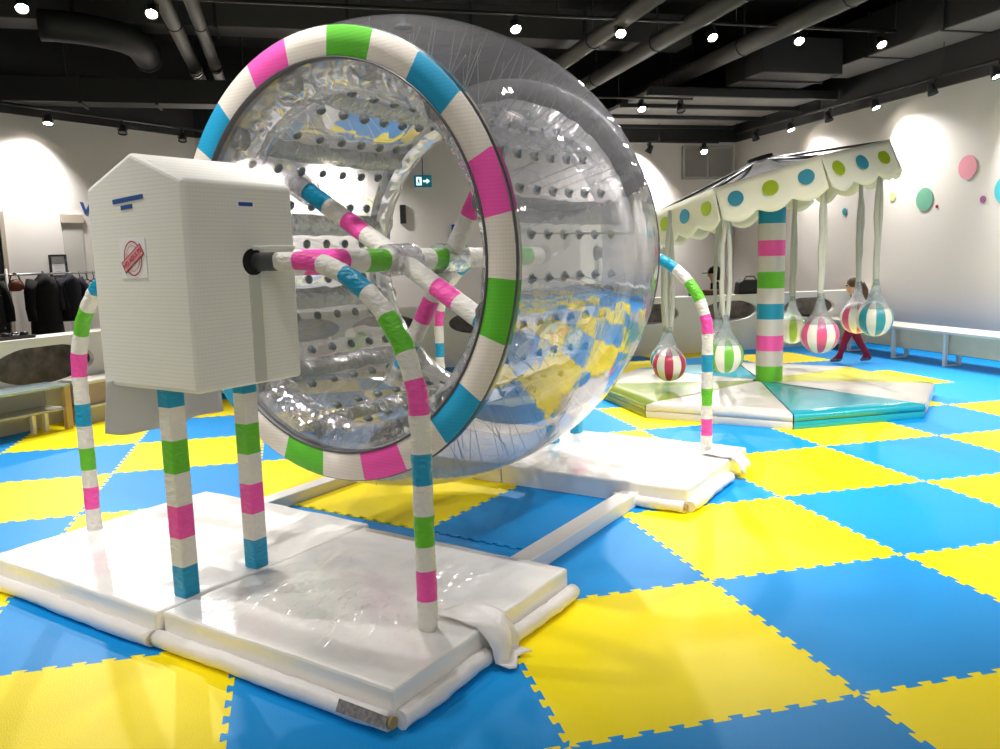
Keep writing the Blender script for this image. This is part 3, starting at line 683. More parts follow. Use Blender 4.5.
for yy, lab in ((-.945, 'white floor beam joining the mats right of the wheel'), (.845, 'white floor beam joining the mats left of the wheel')):
    t = thing('floor_beam', lab, 'beam', tuple(rw(-.03, yy)), RA); MB().box((-.64, -.055, 0), (.67, .055, .075)).build('beam_body', 'beam_white', t, bevel=.006)
    MB().box((-.655, -.062, 0), (-.645, .062, .08)).build('end_plate', 'beam_white', t)
# loose foam tiles lying between the stands, turned with the ride
def patch_tile(y0, y1, m, label):
    t = MB(); P0 = [(-.33, y0), (.66, y0), (.66, y1), (-.33, y1)]
    poly = []
    for k in range(4):
        a, b = Vector(P0[k]), Vector(P0[(k + 1) % 4])
        if k == 0 and m == 'mat_blue' or k == 2 and m == 'mat_yellow': poly += [a]; continue
        poly += tooth_edge(a, b, 1)
    o = thing('foam_floor_tile', label, 'foam tile', tuple(rw(0, 0)), RA)
    t.prism([tuple(v) for v in poly], .001, .009 if m == 'mat_blue' else .010); t.build('tile_sheet', m, o)
patch_tile(-.19, .79, 'mat_yellow', 'yellow jigsaw foam tile lying under the wheel between the white beams')
patch_tile(-.885, -.165, 'mat_blue', 'blue jigsaw foam tile under the wheel beside the right beam')
m = MB(); t = thing('foam_floor_tile', 'blue foam tile edge showing between the mats and the tiles under the wheel', 'foam tile', tuple(rw(0, 0)), RA)
m.box((-.62, -.88, .001), (-.345, .79, .006)); m.build('tile_sheet', 'mat_blue', t)

# ------------------------------------------------------------------ carousel
CC = Vector((2.84, 5.06, 0)); VR = R(-31.9)
ca = thing('swing_carousel', 'small tilted carousel with dotted cream valance, striped centre post and octagonal soft base', 'carousel', tuple(CC))
AP = 1.49; RC = AP / math.cos(R(22.5)); BH = .125; BO = Vector((-.10, .0))
wc = ['plat_teal', 'plat_white', 'plat_lime', 'plat_white', 'plat_teal', 'plat_white', 'plat_green', 'plat_white']
for k in range(8):                                # wedge k, counter-clockwise from the front edge (-y)
    a0, a1 = R(-112.5 + 45 * k), R(-67.5 + 45 * k); n = 8; vs = []; fs = []
    P0, P1 = Vector((math.cos(a0), math.sin(a0))) * (RC - .006), Vector((math.cos(a1), math.sin(a1))) * (RC - .006)
    mid = (P0 + P1).normalized() * .012
    for i in range(n + 1):
        for j in range(n + 1):
            p = mid + (P0.lerp(P1, j / n)) * (.04 + .96 * i / n) + BO
            sag = .012 * math.sin(PI * j / n) * math.sin(PI * i / n)
            vs.append((p.x, p.y, BH + .028 - .03 * i / n + sag * .6 + .01 * mnoise.noise(Vector((p.x * 4, p.y * 4, k)))))
    fs = [(i * (n + 1) + j, (i + 1) * (n + 1) + j, (i + 1) * (n + 1) + j + 1, i * (n + 1) + j + 1) for i in range(n) for j in range(n)]
    o0 = len(vs)
    for lv, push in ((.072, .012), (.066, -.004), (.06, .014), (0, .0)):
        for j in range(n + 1):
            p = mid + P0.lerp(P1, j / n); q = p * (1 + push / p.length) + BO; vs.append((q.x, q.y, lv))
    top = [n * (n + 1) + j for j in range(n + 1)]; rows = [top] + [[o0 + r * (n + 1) + j for j in range(n + 1)] for r in range(4)]
    for r in range(4):
        fs += [(rows[r][j], rows[r + 1][j], rows[r + 1][j + 1], rows[r][j + 1]) for j in range(n)]
    m = MB(); m.add(vs, fs, 0, True); o = m.build('base_wedge', wc[k], ca)
# centre post
m = MB(); cols = []; sq = [2, 0, 1, 0, 3, 0, 2, 0, 1, 0, 3, 0]; z = .0
for i, c in enumerate(sq): z += .153 + (.135 if i == 0 else 0); cols.append((z, c))
cols.append((9, 0))
pts = [Vector((0, 0, .01 + k * .01)) for k in range(225)]
m.tube(pts, .128, 32, cols); m.build('centre_post', ['post_white', 'post_pink', 'post_green', 'post_teal'], ca)
# canopy frame: x' to the right as seen from the front, tilted up to the right
TC = Matrix.Translation((-.06 * math.cos(VR), -.06 * math.sin(VR), 2.07)) @ Matrix.Rotation(VR, 4, 'Z') @ Matrix.Rotation(R(-15), 4, 'Y')
RCAN = 1.13; CAPH = .24
cor = [Vector((RCAN * math.cos(R(-112.5 + 45 * k)), RCAN * math.sin(R(-112.5 + 45 * k)), 0)) for k in range(8)]
m = MB(); vs = []; fs = []; NR = 8; NE = 6
for k in range(8):
    o = len(vs)
    for i in range(NR + 1):
        t = i / NR
        for j in range(NE + 1):
            e = cor[k].lerp(cor[(k + 1) % 8], j / NE); p = e * (1 - t * .93); p = Vector((p.x, p.y, CAPH * t - .035 * math.sin(PI * j / NE) * (1 - t) * .8 - .05 * math.sin(PI * t)))
            vs.append(TC @ p)
    fs += [(o + i * (NE + 1) + j, o + i * (NE + 1) + j + 1, o + (i + 1) * (NE + 1) + j + 1, o + (i + 1) * (NE + 1) + j) for i in range(NR) for j in range(NE)]
m.add(vs, fs, 0, True); o = m.build('canopy_roof', 'canopy_grey', ca); sd = o.modifiers.new('t', 'SOLIDIFY'); sd.thickness = .008
m = MB(); m.disc(TC @ Vector((0, 0, CAPH - .02)), TC.to_3x3() @ Vector((0, 0, 1)), .12, th=.03); m.build('roof_cap', 'canopy_grey', ca)
m = MB()
for k in range(8): m.tube([TC @ cor[k], TC @ (cor[k] * .07 + Vector((0, 0, CAPH - .03)))], .012, 8); m.tube([TC @ cor[k], TC @ cor[(k + 1) % 8]], .012, 8)
m.build('canopy_frame', 'steel_dark', ca)
ND = 30
for k in range(8):
    a, b = cor[k], cor[(k + 1) % 8]; mid = (a + b).normalized(); vs = []; NV = 6
    for i in range(NV + 1):
        for j in range(ND + 1):
            u = j / ND; drop = .30 + .06 * abs(math.sin(PI * 3 * u)) - .02
            t = i / NV; p = a.lerp(b, u) * (1 + .008) + mid * (.03 * t + .012 * math.sin(u * 12 + k) * t); p.z = .012 - drop * t; vs.append(TC @ p)
    m = MB(); m.add(vs, [(i * (ND + 1) + j, (i + 1) * (ND + 1) + j, (i + 1) * (ND + 1) + j + 1, i * (ND + 1) + j + 1) for i in range(NV) for j in range(ND)], 0, True)
    o = m.build('valance_panel', 'valance_cream', ca); sd = o.modifiers.new('t', 'SOLIDIFY'); sd.thickness = .005; sd.offset = 0
    for d in range(3):
        u = (d + .5) / 3; p = a.lerp(b, u) * 1.008 + mid * (.03 * .48 + .012 * math.sin(u * 12 + k) * .48 + .006); p.z = .012 - .14
        nr = mid * .28 + Vector((0, 0, .075)) * 0 + mid; c = 'dot_lime' if (k * 3 + d) % 2 == 1 else 'dot_teal'
        q = MB(); q.disc(TC @ p, TC.to_3x3() @ Vector((mid.x, mid.y, .25)), .066, th=.006, n=28); q.build('dot', c, o)
# hanging balls
BSH = Vector((math.cos(VR), math.sin(VR), 0)) * -.02
BALLS = [(-112.5, 'ball_teal', 'teal', 'teal and white striped ball on straps, mostly hidden behind the red one'), (-60, 'ball_red', 'red', 'red and white striped hanging ball, leftmost and lowest'),
         (-22.5, 'ball_green', 'green', 'green and white striped hanging ball left of the centre post'), (22.5, 'ball_pink', 'pink', 'pink and white striped hanging ball nearest right of the centre post'),
         (67.5, 'ball_teal', 'teal', 'teal and white striped hanging ball at the far right'), (112.5, 'ball_pink', 'pink', 'pink and white striped hanging ball in front of the walking child'),
         (157.5, 'ball_lime', 'lime', 'lime and white striped ball peeking out behind the centre post'), (-157.5, 'ball_purple', 'purple', 'purple and white striped ball behind the green one')]
CT = CC
for ang, mm_, cn, lab in BALLS:
    th = R(ang + 5); rim = TC @ Vector((1.06 * math.sin(th), -1.06 * math.cos(th), -.03)); lat = 1.06 * math.sin(th)
    pos = CC + Vector((rim.x, rim.y, 0)) + BSH; zb = .54 + .225 * lat + .05 * math.cos(th); rb = .160
    t = thing('hanging_ball', lab, 'ball swing', (pos.x, pos.y, zb - rb), VR + random.uniform(-.1, .25), 'striped balls hanging from the carousel')
    m = MB(); NG = 48
    m.lathe([(rb - rb * math.cos(PI * i / 24), max(.001, rb * math.sin(PI * i / 24))) for i in range(25)], NG, mfun=lambda i, k: (k // 4) % 2, a0=R(-7)); m.build('ball', ['ball_white', mm_], t)
    m = MB(); pr = [(rb + .098, .132), (rb + .125, .112), (rb + .155, .088), (rb + .19, .066), (rb + .24, .047), (rb + .30, .034), (rb + .36, .026)]
    m.lathe(pr, 24); m.v = [(x * (1 + .10 * mnoise.noise(Vector((x * 30, y * 30, z * 14)))), y * (1 + .10 * mnoise.noise(Vector((x * 30 + 9, y * 30, z * 14)))), z) for x, y, z in m.v]; m.build('gathered_net', 'net_clear', t)
    for s2 in (-1, 1):
        m = MB(); ztop = rim.z - (zb - rb); sp = .016 if lat > 0 else .036
        m.tube([(s2 * sp * math.sin(PI * min(1, k / 14 + .12)) + .012 * mnoise.noise(Vector((k * .5, ang, s2))), .01 * s2, rb + .30 + (ztop - rb - .30) * k / 14) for k in range(15)], .021, 8, squash=.45, wob=.004); m.build('strap', 'strap', t)

# ------------------------------------------------------------------ benches
b = thing('bench', 'long low white bench with beige board along the right wall', 'bench', (5.98, 6.3, 0))
m = MB(); m.box((-.24, -3.4, .385), (.24, 2.9, .42)); m.build('bench_top', 'bench_white', b, bevel=.006)
m = MB(); m.box((-.17, -3.38, .15), (-.15, 2.88, .385)); m.build('back_board', 'bench_beige', b)
for k in range(7):
    yy = -3.0 + .87 * k + .07
    m = MB(); T = Matrix.Translation((0, yy, 0))
    m.box((-.235, -.022, 0), (-.195, .022, .385), 0, T); m.box((-.035, -.022, 0), (.005, .022, .385), 0, T); m.box((-.2, -.012, .0), (-.03, .012, .02), 0, T); m.build('leg_frame', 'bench_white', b, bevel=.004)
def along_left(t_, off, z): q = pl + d50 * t_; n_ = Vector((d50.y, -d50.x)); q = q + n_ * off; return Vector((q.x, q.y, z))
b = thing('bench', 'low bench with glassy top and wooden corner post by the left counter', 'bench', tuple(along_left(-1.0, .2, 0)), R(51))
m = MB(); m.box((-2.6, -.17, .385), (1.44, .17, .41)); m.build('bench_top', 'glass_top', b, bevel=.005)
m = MB(); m.box((-2.6, -.15, .18), (1.40, .15, .20)); m.build('lower_shelf', 'shelf_grey', b)
m = MB(); m.box((-2.6, .12, .0), (1.40, .15, .385)); m.build('back_board', 'shelf_grey', b)
m = MB(); m.box((1.38, -.165, 0), (1.44, -.115, .40)); m.build('wooden_post', 'wood', b, bevel=.003)
for xx in (1.12, 1.24): MB().box((xx, -.06, 0), (xx + .035, -.02, .18)).build('leg', 'bench_white', b)
for xx in (-.8, -2.3): MB().box((xx, -.165, 0), (xx + .05, -.115, .39)).build('leg', 'bench_white', b)
b = thing('bench', 'pinkish grey box bench by the left counter behind the white box', 'bench', tuple(along_left(1.7, .2, 0)), R(51))
m = MB(); m.box((-1.1, -.17, .37), (1.2, .17, .40)); m.build('bench_top', 'bench_white', b, bevel=.005)
m = MB(); m.box((-1.1, -.14, .0), (1.2, .15, .15)); m.build('plinth', 'shelf_grey', b)
m = MB(); m.box((-1.1, -.13, .17), (1.2, .15, .37)); m.build('front_board', 'board_pinkish', b)
MB().box((-1.1, -.165, .15), (1.2, -.12, .17)).build('rail', 'bench_white', b)

# ------------------------------------------------------------------ wall stickers, signs
def wall_dot(y, z, r, m, lab):
    o = MB(); o.disc((0, 0, 0), (-1, 0, 0), r, th=.006, n=36); t = o.build('wall_sticker', m); t.location = (6.747, y, z); tag(t, lab, 'wall sticker', 'round stickers on the right wall')
wall_dot(6.83, 2.40, .15, 'decal_pink', 'pink round sticker on the right wall'); wall_dot(7.55, 2.05, .155, 'decal_green', 'pale green round sticker on the right wall')
wall_dot(6.56, 1.98, .045, 'decal_purple', 'small purple round sticker on the right wall'); wall_dot(6.22, 2.07, .17, 'decal_cyan', 'cyan round sticker cut by the right edge of the photo')
wall_dot(9.23, 1.98, .055, 'decal_teal', 'small dark teal sticker under the canopy edge'); wall_dot(8.17, 2.13, .06, 'decal_lime', 'faint lime sticker between canopy and green sticker'); wall_dot(7.32, 1.94, .022, 'decal_red', 'tiny dark red dot beside the green sticker')
ex = thing('exit_sign', 'teal lit exit sign with running figure and arrow, seen through the wheel', 'sign', (.66, 12.5, 2.66))
m = MB(); m.box((-.15, -.03, 0), (.15, .03, .20)); m.build('sign_box', 'exit_teal', ex, bevel=.004)
m = MB(); Ta = frameT((0, -.032, .1), (1, 0, 0), (0, 0, 1), (0, -1, 0))
m.prism([(.0, -.015), (.06, -.015), (.06, -.045), (.115, 0), (.06, .045), (.06, .015), (.0, .015)], 0, .002, 0, Ta); m.build('arrow', 'exit_white', ex)
m = MB(); m.prism([(-.12, -.07), (-.03, -.07), (-.03, .07), (-.12, .07)], 0, .0015, 0, Ta); m.build('pictogram_panel', 'exit_white', ex)
m = MB(); Tm = Ta @ Matrix.Translation((0, 0, .002))
m.prism([(-.085, .035), (-.07, .035), (-.07, .052), (-.085, .052)], 0, .001, 0, Tm); m.prism([(-.10, .028), (-.06, .03), (-.065, -.005), (-.05, -.05), (-.065, -.05), (-.08, -.015), (-.10, -.055), (-.11, -.05), (-.095, -.005)], 0, .001, 0, Tm); m.build('running_figure', 'exit_teal', ex)
m = MB(); m.tube([(0, 0, .2), (0, 0, .8)], .008, 6); m.build('hanging_rod', 'black_paint', ex)
t = MB().box((-.07, 0, -.18), (.07, .008, .18)).build('wall_notice', 'sticker_blue'); t.location = (1.22, 12.54, 1.83); tag(t, 'blue upright notice on the back wall seen through the wheel', 'notice')
t = MB().box((-.05, 0, -.16), (.05, .03, .16)).build('wall_panel', 'frame_black'); t.location = (.29, 12.515, 2.2); tag(t, 'slim black panel on the back wall seen through the wheel', 'panel')
bm_ = MB(); bm_.box((-.34, 0, -.22), (.34, .01, .22)); 
t = bm_.build('notice_board', 'panel_wall'); t.location = (4.95, 12.535, 1.7); tag(t, 'pale notice sheet on the back wall behind the ball straps', 'notice')
# framed certificate on the left wall
T0 = frameT(on_left(2.54, 1.46, .0), wt, Vector((0, 0, 1)), wn)
cf = thing('framed_certificate', 'black framed certificate on the white wall above the coats', 'picture frame', tuple(on_left(2.54, 1.30, .01))); inv = Matrix.Translation(-cf.location)
m = MB()
for a, c in (((-.125, -.155), (.125, -.13)), ((-.125, .13), (.125, .155)), ((-.125, -.13), (-.10, .13)), ((.10, -.13), (.125, .13))): m.prism([a, (c[0], a[1]), c, (a[0], c[1])], .005, .03, 0, inv @ T0)
m.build('frame', 'frame_black', cf); MB().prism([(-.1, -.13), (.1, -.13), (.1, .13), (-.1, .13)], .005, .015, 0, inv @ T0).build('certificate', 'paper', cf)
m = MB()
for k, (ww, zz) in enumerate(((.06, .08), (.12, .03), (.13, .0), (.12, -.03), (.07, -.08))): m.prism([(-ww / 2, zz - .002), (ww / 2, zz - .002), (ww / 2, zz + .002), (-ww / 2, zz + .002)], .015, .0155, 0, inv @ T0)
m.build('text_lines', 'print_grey', cf)
Tv = frameT(on_left(2.02, 2.27, .0), -wt, Vector((0, 0, 1)), wn)
t = MB().prism([(-.10, .09), (-.05, .085), (-.015, -.02), (.06, .10), (.075, .06), (-.005, -.085), (-.04, -.08)], .002, .008, 0, Tv).build('wall_lettering', 'ink_blue'); tag(t, 'blue letter stroke on the white wall beside the fabric box', 'lettering')

# ------------------------------------------------------------------ coat rack and coats
ROFF = .62
def rk(s_, z, off=ROFF): return on_left(s_, z, off)
rb_ = rk(3.1, 0); cr_ = thing('coat_rack', 'metal coat rail on the left with hanging coats', 'coat rack', tuple(rb_)); V = lambda s_, z, off=ROFF: rk(s_, z, off) - rb_
MB().tube([V(4.4, 1.36), V(2.2, 1.36)], .014, 10).build('rail', 'rack_steel', cr_)
for s_ in (3.60, 2.22):
    MB().tube([V(s_, 1.44), V(s_, .03)], .016, 10).build('upright', 'bench_white', cr_)
    MB().tube([V(s_, .03, ROFF - .25), V(s_, .03, ROFF + .25)], .016, 10).build('foot', 'rack_steel', cr_)
def coat(s_, w, ztop, zbot, m, lab, depth=.11):
    b0 = rk(s_, zbot); t = thing('coat', lab, 'coat', tuple(b0), R(225), 'coats on the rail')
    H = ztop - zbot; mm = MB(); n = 24; prof = [(0, w * .52, depth), (.25, w * .50, depth), (.6, w * .46, depth * .95), (.82, w * .44, depth * .9), (.90, w * .34, depth * .8), (.95, w * .2, depth * .7), (1.0, w * .13, depth * .5), (1.02, w * .05, depth * .2)]
    vs = []
    for (h, a, b) in prof:
        for k in range(n):
            q = 2 * PI * k / n; f = 1 + .10 * mnoise.noise(Vector((math.cos(q) * 2.2, math.sin(q) * 2.2, h * 1.5 + s_))); vs.append((a * math.cos(q) * f, b * math.sin(q) * f, h * H))
    mm.add(vs, [(i * n + k, i * n + (k + 1) % n, (i + 1) * n + (k + 1) % n, (i + 1) * n + k) for i in range(len(prof) - 1) for k in range(n)], 0, True); mm.f.append(tuple(range(n))); mm.m.append(0); mm.sm.append(False)
    mm.build('coat_body', m, t)
    for sg in (-1, 1): MB().tube([(sg * w * .36, 0, H * .90), (sg * w * .50, .02, H * .72), (sg * w * .56, .05, H * .45), (sg * w * .55, .07, H * .24)], lambda u: .075 - .02 * u, 12, wob=.008).build('sleeve', m, t)
    MB().tube([(0, 0, H * .99), (0, 0, H * 1.02), (.02, 0, 1.36 - zbot + .03), (.0, 0, 1.36 - zbot + .035), (-.02, 0, 1.36 - zbot)], .005, 6).build('hanger_hook', 'hanger_black', t)
coat(3.13, .42, 1.35, .57, 'coat_black', 'long black coat hanging on the rail, left of the navy one', .13)
coat(2.78, .34, 1.34, .72, 'coat_navy', 'shorter navy jacket hanging on the rail right of the long black coat', .12)
coat(3.86, .40, 1.34, .60, 'coat_black', 'black coat hanging at the left edge of the photo', .12)
def hanger(s_, rot, lab):
    b0 = rk(s_, 1.12); o = MB(); o.tube([(0, 0, .20), (.025, 0, .245), (.0, 0, .265), (-.022, 0, .245)], .006, 6); o.tube([(0, 0, .20), (0, 0, .15), (.2, 0, .06), (.2, 0, .05), (-.2, 0, .05), (-.2, 0, .06), (0, 0, .15)], .007, 6)
    t = o.build('clothes_hanger', 'hanger_black'); t.location = b0; t.rotation_euler = (0, 0, R(225) + rot); tag(t, lab, 'hanger', 'empty hangers on the rail')
hanger(2.62, .5, 'empty black hanger nearest the navy jacket'); hanger(2.52, .2, 'empty black hanger in the middle of the rail end'); hanger(2.42, .35, 'empty black hanger beside the blue pole tip')
t = thing('handbag', 'brown leather bag hanging on the rail by the white upright', 'bag', tuple(rk(3.50, 1.15)), R(225))
m = MB(); m.lathe([(0, .05), (.02, .10), (.08, .11), (.13, .085), (.15, .03)], 20); m.v = [(x, y * .5, z) for x, y, z in m.v]; m.build('bag_body', 'leather_brown', t)
MB().tube([(-.07, 0, .13), (-.04, 0, .21), (0, 0, .235), (.04, 0, .21), (.07, 0, .13)], .009, 8).build('bag_handle', 'leather_brown', t)

# ------------------------------------------------------------------ things on the counters
q = along_left(.20, -.09, .815)
t = thing('tray', 'dark tray of shiny small things on the left counter below the coats', 'tray', tuple(q), R(51)); m = MB(); m.box((-.24, -.07, 0), (.24, .07, .012)); m.box((-.24, -.07, .012), (.24, -.06, .03)); m.box((-.24, .06, .012), (.24, .07, .03)); m.build('tray_body', 'clutter_dark', t)
for k in range(5):
    m = MB(); m.lathe([(0, .03), (.02, .04), (.045, .034), (.05, .001)], 14, c=(-.18 + k * .09, 0, .012)); m.build('tin', 'chrome' if k % 2 else 'clutter_dark', t)
t = thing('bag', 'black rounded bag standing on the back counter left of the carousel post', 'bag', (4.75, 8.62, .80))
m = MB(); m.prism([(-.22, 0), (.22, 0), (.22, .17), (.19, .20), (-.12, .21), (-.2, .17)], -.08, .08, 0, Matrix(((1, 0, 0, 0), (0, 0, 1, 0), (0, 1, 0, 0), (0, 0, 0, 1)))); m.build('bag_body', 'bag_black', t, bevel=.02)
MB().tube([(-.1, 0, .2), (-.06, 0, .25), (.06, 0, .25), (.1, 0, .2)], .008, 6).build('bag_handle', 'bag_black', t)
t = thing('folded_scarf', 'reddish brown patterned scarf heap on the back counter', 'scarf', (4.10, 8.62, .80))
m = MB(); m.lathe([(0, .10), (.01, .19), (.05, .2), (.075, .15), (.085, .001)], 24); m.v = [(x * 1.0, y * .45, z * (1 + .3 * mnoise.noise(Vector((x * 14, y * 14, 3))))) for x, y, z in m.v]; m.build('cloth_heap', 'clutter_brown', t)
t = MB().lathe([(0, .03), (.07, .032), (.075, .001)], 14).build('cup', 'bag_black'); t.location = (3.80, 8.6, .80); tag(t, 'small black cup on the back counter beside the scarf', 'cup')
t = thing('paper_stack', 'pile of white and blue leaflets on the back counter seen through the wheel', 'papers', (.05, 8.62, .80))
for k in range(3): MB().box((-.13 + .02 * k, -.06, .008 * k), (.12 + .015 * k, .08, .008 * k + .006)).build('leaflet', ['paper', 'sticker_blue', 'paper'][k], t)

# ------------------------------------------------------------------ people
def person(name, label, loc, rz, nodes, edges, mats, pick, kids):
    t = thing(name, label, 'person', loc, rz)
    keys = list(nodes); me = bpy.data.meshes.new('body'); me.from_pydata([nodes[k][0] for k in keys], [(keys.index(a), keys.index(b)) for a, b in edges], [])
    o = bpy.data.objects.new('body', me); COL.objects.link(o); sk = o.modifiers.new('s', 'SKIN'); sk.use_smooth_shade = True; sk.branch_smoothing = .3
    for i, k in enumerate(keys):
        r = nodes[k][1]; r = r if isinstance(r, tuple) else (r, r); me.skin_vertices[0].data[i].radius = r; me.skin_vertices[0].data[i].use_root = (i == 0)
    o.modifiers.new('u', 'SUBSURF').levels = 2
    bpy.context.view_layer.update(); ev = o.evaluated_get(bpy.context.evaluated_depsgraph_get()); nm = bpy.data.meshes.new_from_object(ev)
    bpy.data.objects.remove(o); nm.name = 'body'; nm.materials.clear()
    for q in mats: nm.materials.append(MATS[q])
    for p in nm.polygons: p.use_smooth = True; p.material_index = pick(p.center)
    b = bpy.data.objects.new('body', nm); COL.objects.link(b); b.parent = t; kids(t); return t
def hand(nodes, edges, wrist, pos, d, s, side):
    d = Vector(d).normalized(); lat = d.cross(Vector((0, 0, 1))).normalized() if abs(d.z) < .9 else Vector((1, 0, 0)); pw = Vector(pos)
    nodes[wrist + 'palm'] = (tuple(pw + d * .045 * s), (.022 * s, .014 * s)); edges.append((wrist, wrist + 'palm'))
    for k, (o, l) in enumerate(((-.022, .055), (-.008, .065), (.008, .06), (.022, .045))):
        a = pw + d * .075 * s + lat * o * s; e = a + d * l * s * .6 + Vector((0, 0, -.012 * s)); nodes[wrist + 'f%d' % k] = (tuple(a), .008 * s); nodes[wrist + 'g%d' % k] = (tuple(e), .006 * s); edges += [(wrist + 'palm', wrist + 'f%d' % k), (wrist + 'f%d' % k, wrist + 'g%d' % k)]
    a = pw + d * .03 * s + lat * -.034 * s * side; nodes[wrist + 'th'] = (tuple(a + d * .03 * s), .008 * s); edges.append((wrist + 'palm', wrist + 'th'))
# child walking to the left (local x forward, y to the child's left)
N = {'hip': ((0, 0, .50), (.085, .07)), 'waist': ((.005, 0, .60), (.078, .062)), 'chest': ((.0, 0, .71), (.085, .065)), 'neck': ((.005, 0, .79), .032), 'jaw': ((.02, 0, .84), (.055, .06)), 'head': ((.012, 0, .915), (.078, .088)), 'crown': ((.0, 0, .975), (.06, .065)), 'nose': ((.10, 0, .885), .012)}
ED = [('hip', 'waist'), ('waist', 'chest'), ('chest', 'neck'), ('neck', 'jaw'), ('jaw', 'head'), ('head', 'crown'), ('head', 'nose')]
for s2, sn, kx, ax_, tx_ in ((1, 'l', .09, .15, .25), (-1, 'r', -.06, -.19, -.09)):
    az = .055 if s2 > 0 else .065
    N['th' + sn] = ((0.01, .055 * s2, .46), .066); N['kn' + sn] = ((kx, .055 * s2, .28), .048); N['an' + sn] = ((ax_, .055 * s2, az), .032); N['to' + sn] = ((tx_, .06 * s2, .026), (.026, .022)); N['he' + sn] = ((ax_ - .03, .055 * s2, .03), .024)
    ED += [('hip', 'th' + sn), ('th' + sn, 'kn' + sn), ('kn' + sn, 'an' + sn), ('an' + sn, 'to' + sn), ('an' + sn, 'he' + sn)]
    N['sh' + sn] = ((0, .095 * s2, .745), .038); N['el' + sn] = ((-.03 + .05 * s2, .125 * s2, .62), .03); N['wr' + sn] = ((.05 + .05 * s2, .13 * s2, .60), .022)
    ED += [('chest', 'sh' + sn), ('sh' + sn, 'el' + sn), ('el' + sn, 'wr' + sn)]; hand(N, ED, 'wr' + sn, N['wr' + sn][0], (.8, 0, -.4), .75, s2)
def pk(c):
    if c.z < .055: return 3
    if c.z < .46: return 1
    if c.z < .53 and abs(c.y) < .10 and not (c.x > .06 and c.z > .5 and abs(c.y) > .1): return 1
    if abs(c.y) > .095 and c.z < .66: return 2 if c.z < .59 else 4
    return 0 if c.z < .80 and c.z >= .5 else 2
def kid_bits(t):
    h = MB(); vs = []; n = 20
    for i in range(9):
        for k in range(n):
            a = 2 * PI * k / n; ph = PI * .5 * i / 8; back = .5 - .5 * math.cos(a)
            zz = .915 + .098 * math.cos(ph * (1.0 + .25 * back)); rr = .097 * math.sin(ph * (1 + .12 * back)) + .001; vs.append((.002 + rr * math.cos(a) * (1.0 if back > .3 else .88), rr * math.sin(a), zz + (.0 if back > .2 else .02 * i / 8)))
    h.add(vs, [(i * n + k, (i + 1) * n + k, (i + 1) * n + (k + 1) % n, i * n + (k + 1) % n) for i in range(8) for k in range(n)], 0, True)
    h.tube([(-.05, 0, .93), (-.085, 0, .86), (-.095, 0, .77), (-.09, 0, .68)], lambda u: .068 - .03 * u * u, 14, squash=.6, wob=.006); h.build('hair', 'hair_brown', t)
    for s2 in (-1, 1):
        e = MB(); e.lathe([(-.009, .001), (-.006, .007), (0, .009), (.006, .007), (.009, .001)], 10, c=(.086, .030 * s2, .915)); e.build('eye', 'hole_black', t)
        e = MB(); e.lathe([(-.018, .001), (-.01, .008), (.006, .01), (.016, .001)], 10, c=(.005, .085 * s2, .90)); e.build('ear', 'skin', t)
    MB().tube([(.078, -.018, .857), (.084, 0, .853), (.078, .018, .857)], .005, 6).build('mouth', 'decal_pink', t)
person('person', 'small child in dark red trousers and top walking left behind the hanging balls', (5.04, 6.70, 0), R(148), N, ED, ['top_maroon', 'trouser_red', 'skin', 'sock_grey', 'sleeve_pink'], pk, kid_bits).scale = (1.05, 1.05, 1.05)
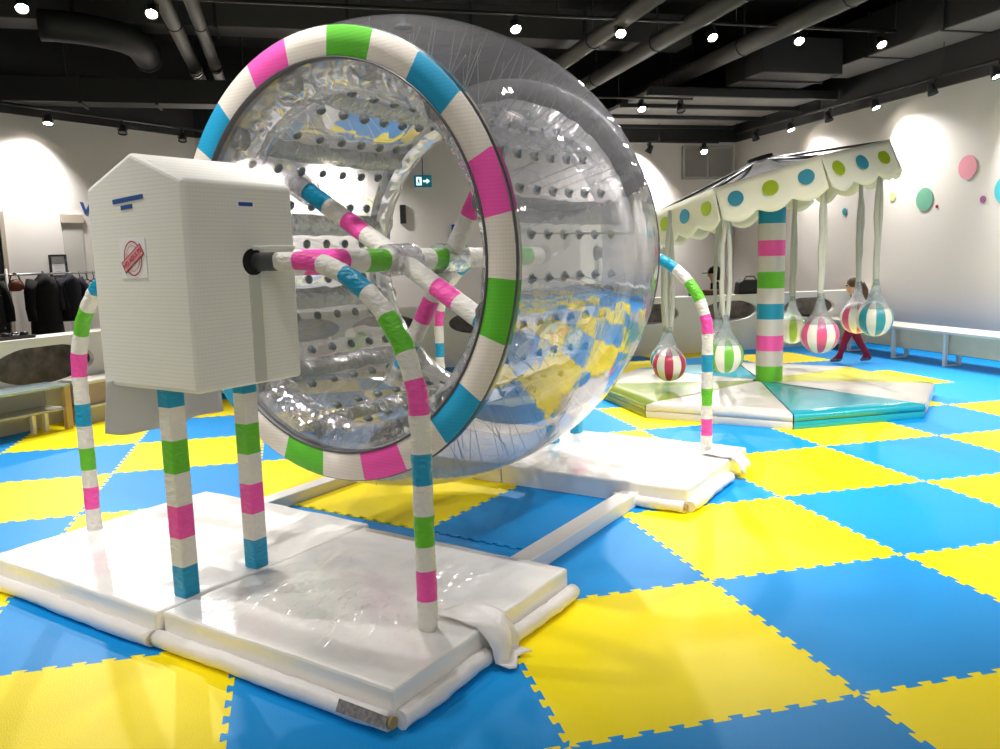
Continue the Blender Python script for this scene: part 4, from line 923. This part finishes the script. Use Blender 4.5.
# someone in black sitting behind the back counter
N = {'hip': ((0, 0, .50), (.15, .12)), 'waist': ((-.01, 0, .64), (.13, .11)), 'chest': ((.0, 0, .80), (.15, .11)), 'neck': ((.02, 0, .95), .05), 'jaw': ((.05, 0, 1.0), (.06, .065)), 'head': ((.04, 0, 1.08), (.085, .10)), 'crown': ((.03, 0, 1.15), (.065, .075)), 'nose': ((.15, 0, 1.05), .014)}
ED = [('hip', 'waist'), ('waist', 'chest'), ('chest', 'neck'), ('neck', 'jaw'), ('jaw', 'head'), ('head', 'crown'), ('head', 'nose')]
for s2, sn in ((1, 'l'), (-1, 'r')):
    N['th' + sn] = ((.08, .09 * s2, .49), .085); N['kn' + sn] = ((.40, .11 * s2, .50), .062); N['an' + sn] = ((.40, .11 * s2, .09), .042); N['to' + sn] = ((.54, .12 * s2, .035), (.04, .03))
    N['sh' + sn] = ((0, .17 * s2, .88), .055); N['el' + sn] = ((.06, .21 * s2, .64), .042); N['wr' + sn] = ((.27, .14 * s2, .60), .032)
    ED += [('hip', 'th' + sn), ('th' + sn, 'kn' + sn), ('kn' + sn, 'an' + sn), ('an' + sn, 'to' + sn), ('chest', 'sh' + sn), ('sh' + sn, 'el' + sn), ('el' + sn, 'wr' + sn)]; hand(N, ED, 'wr' + sn, N['wr' + sn][0], (1, 0, -.2), 1.0, s2)
def pk2(c): return 1 if (c.z > .95 or (c.x > .27 and .52 < c.z < .7)) else 0
def cap_bits(t):
    h = MB(); h.lathe([(0, .108), (.05, .105), (.09, .08), (.115, .03), (.118, .001)], 20, c=(.035, 0, 1.085)); h.prism([(.10, -.07), (.21, -.05), (.235, 0), (.21, .05), (.10, .07)], 1.085, 1.098); h.build('cap', 'cloth_black', t)
    h = MB(); h.lathe([(-.09, .07), (-.03, .1), (.03, .105)], 20, c=(.02, 0, 1.07)); h.v = [(min(x, .045) , y, z) for x, y, z in h.v]; h.build('hair', 'coat_black', t)
    for s2 in (-1, 1): e = MB(); e.lathe([(-.01, .001), (0, .01), (.01, .001)], 10, c=(.125, .034 * s2, 1.075)); e.build('eye', 'hole_black', t)
person('person', 'person in black with a dark cap sitting behind the back counter, facing left', (4.68, 9.45, 0), R(165), N, ED, ['cloth_black', 'skin'], pk2, cap_bits)
t = thing('stool', 'dark stool under the person behind the back counter', 'stool', (4.68, 9.45, 0)); MB().lathe([(.36, .001), (.36, .17), (.385, .18), (.39, .001)], 24).build('seat', 'black_paint', t)
for k in range(4): MB().tube([(.12 * math.cos(k * PI / 2 + .4), .12 * math.sin(k * PI / 2 + .4), .36), (.17 * math.cos(k * PI / 2 + .4), .17 * math.sin(k * PI / 2 + .4), 0)], .014, 8).build('leg', 'steel_dark', t)
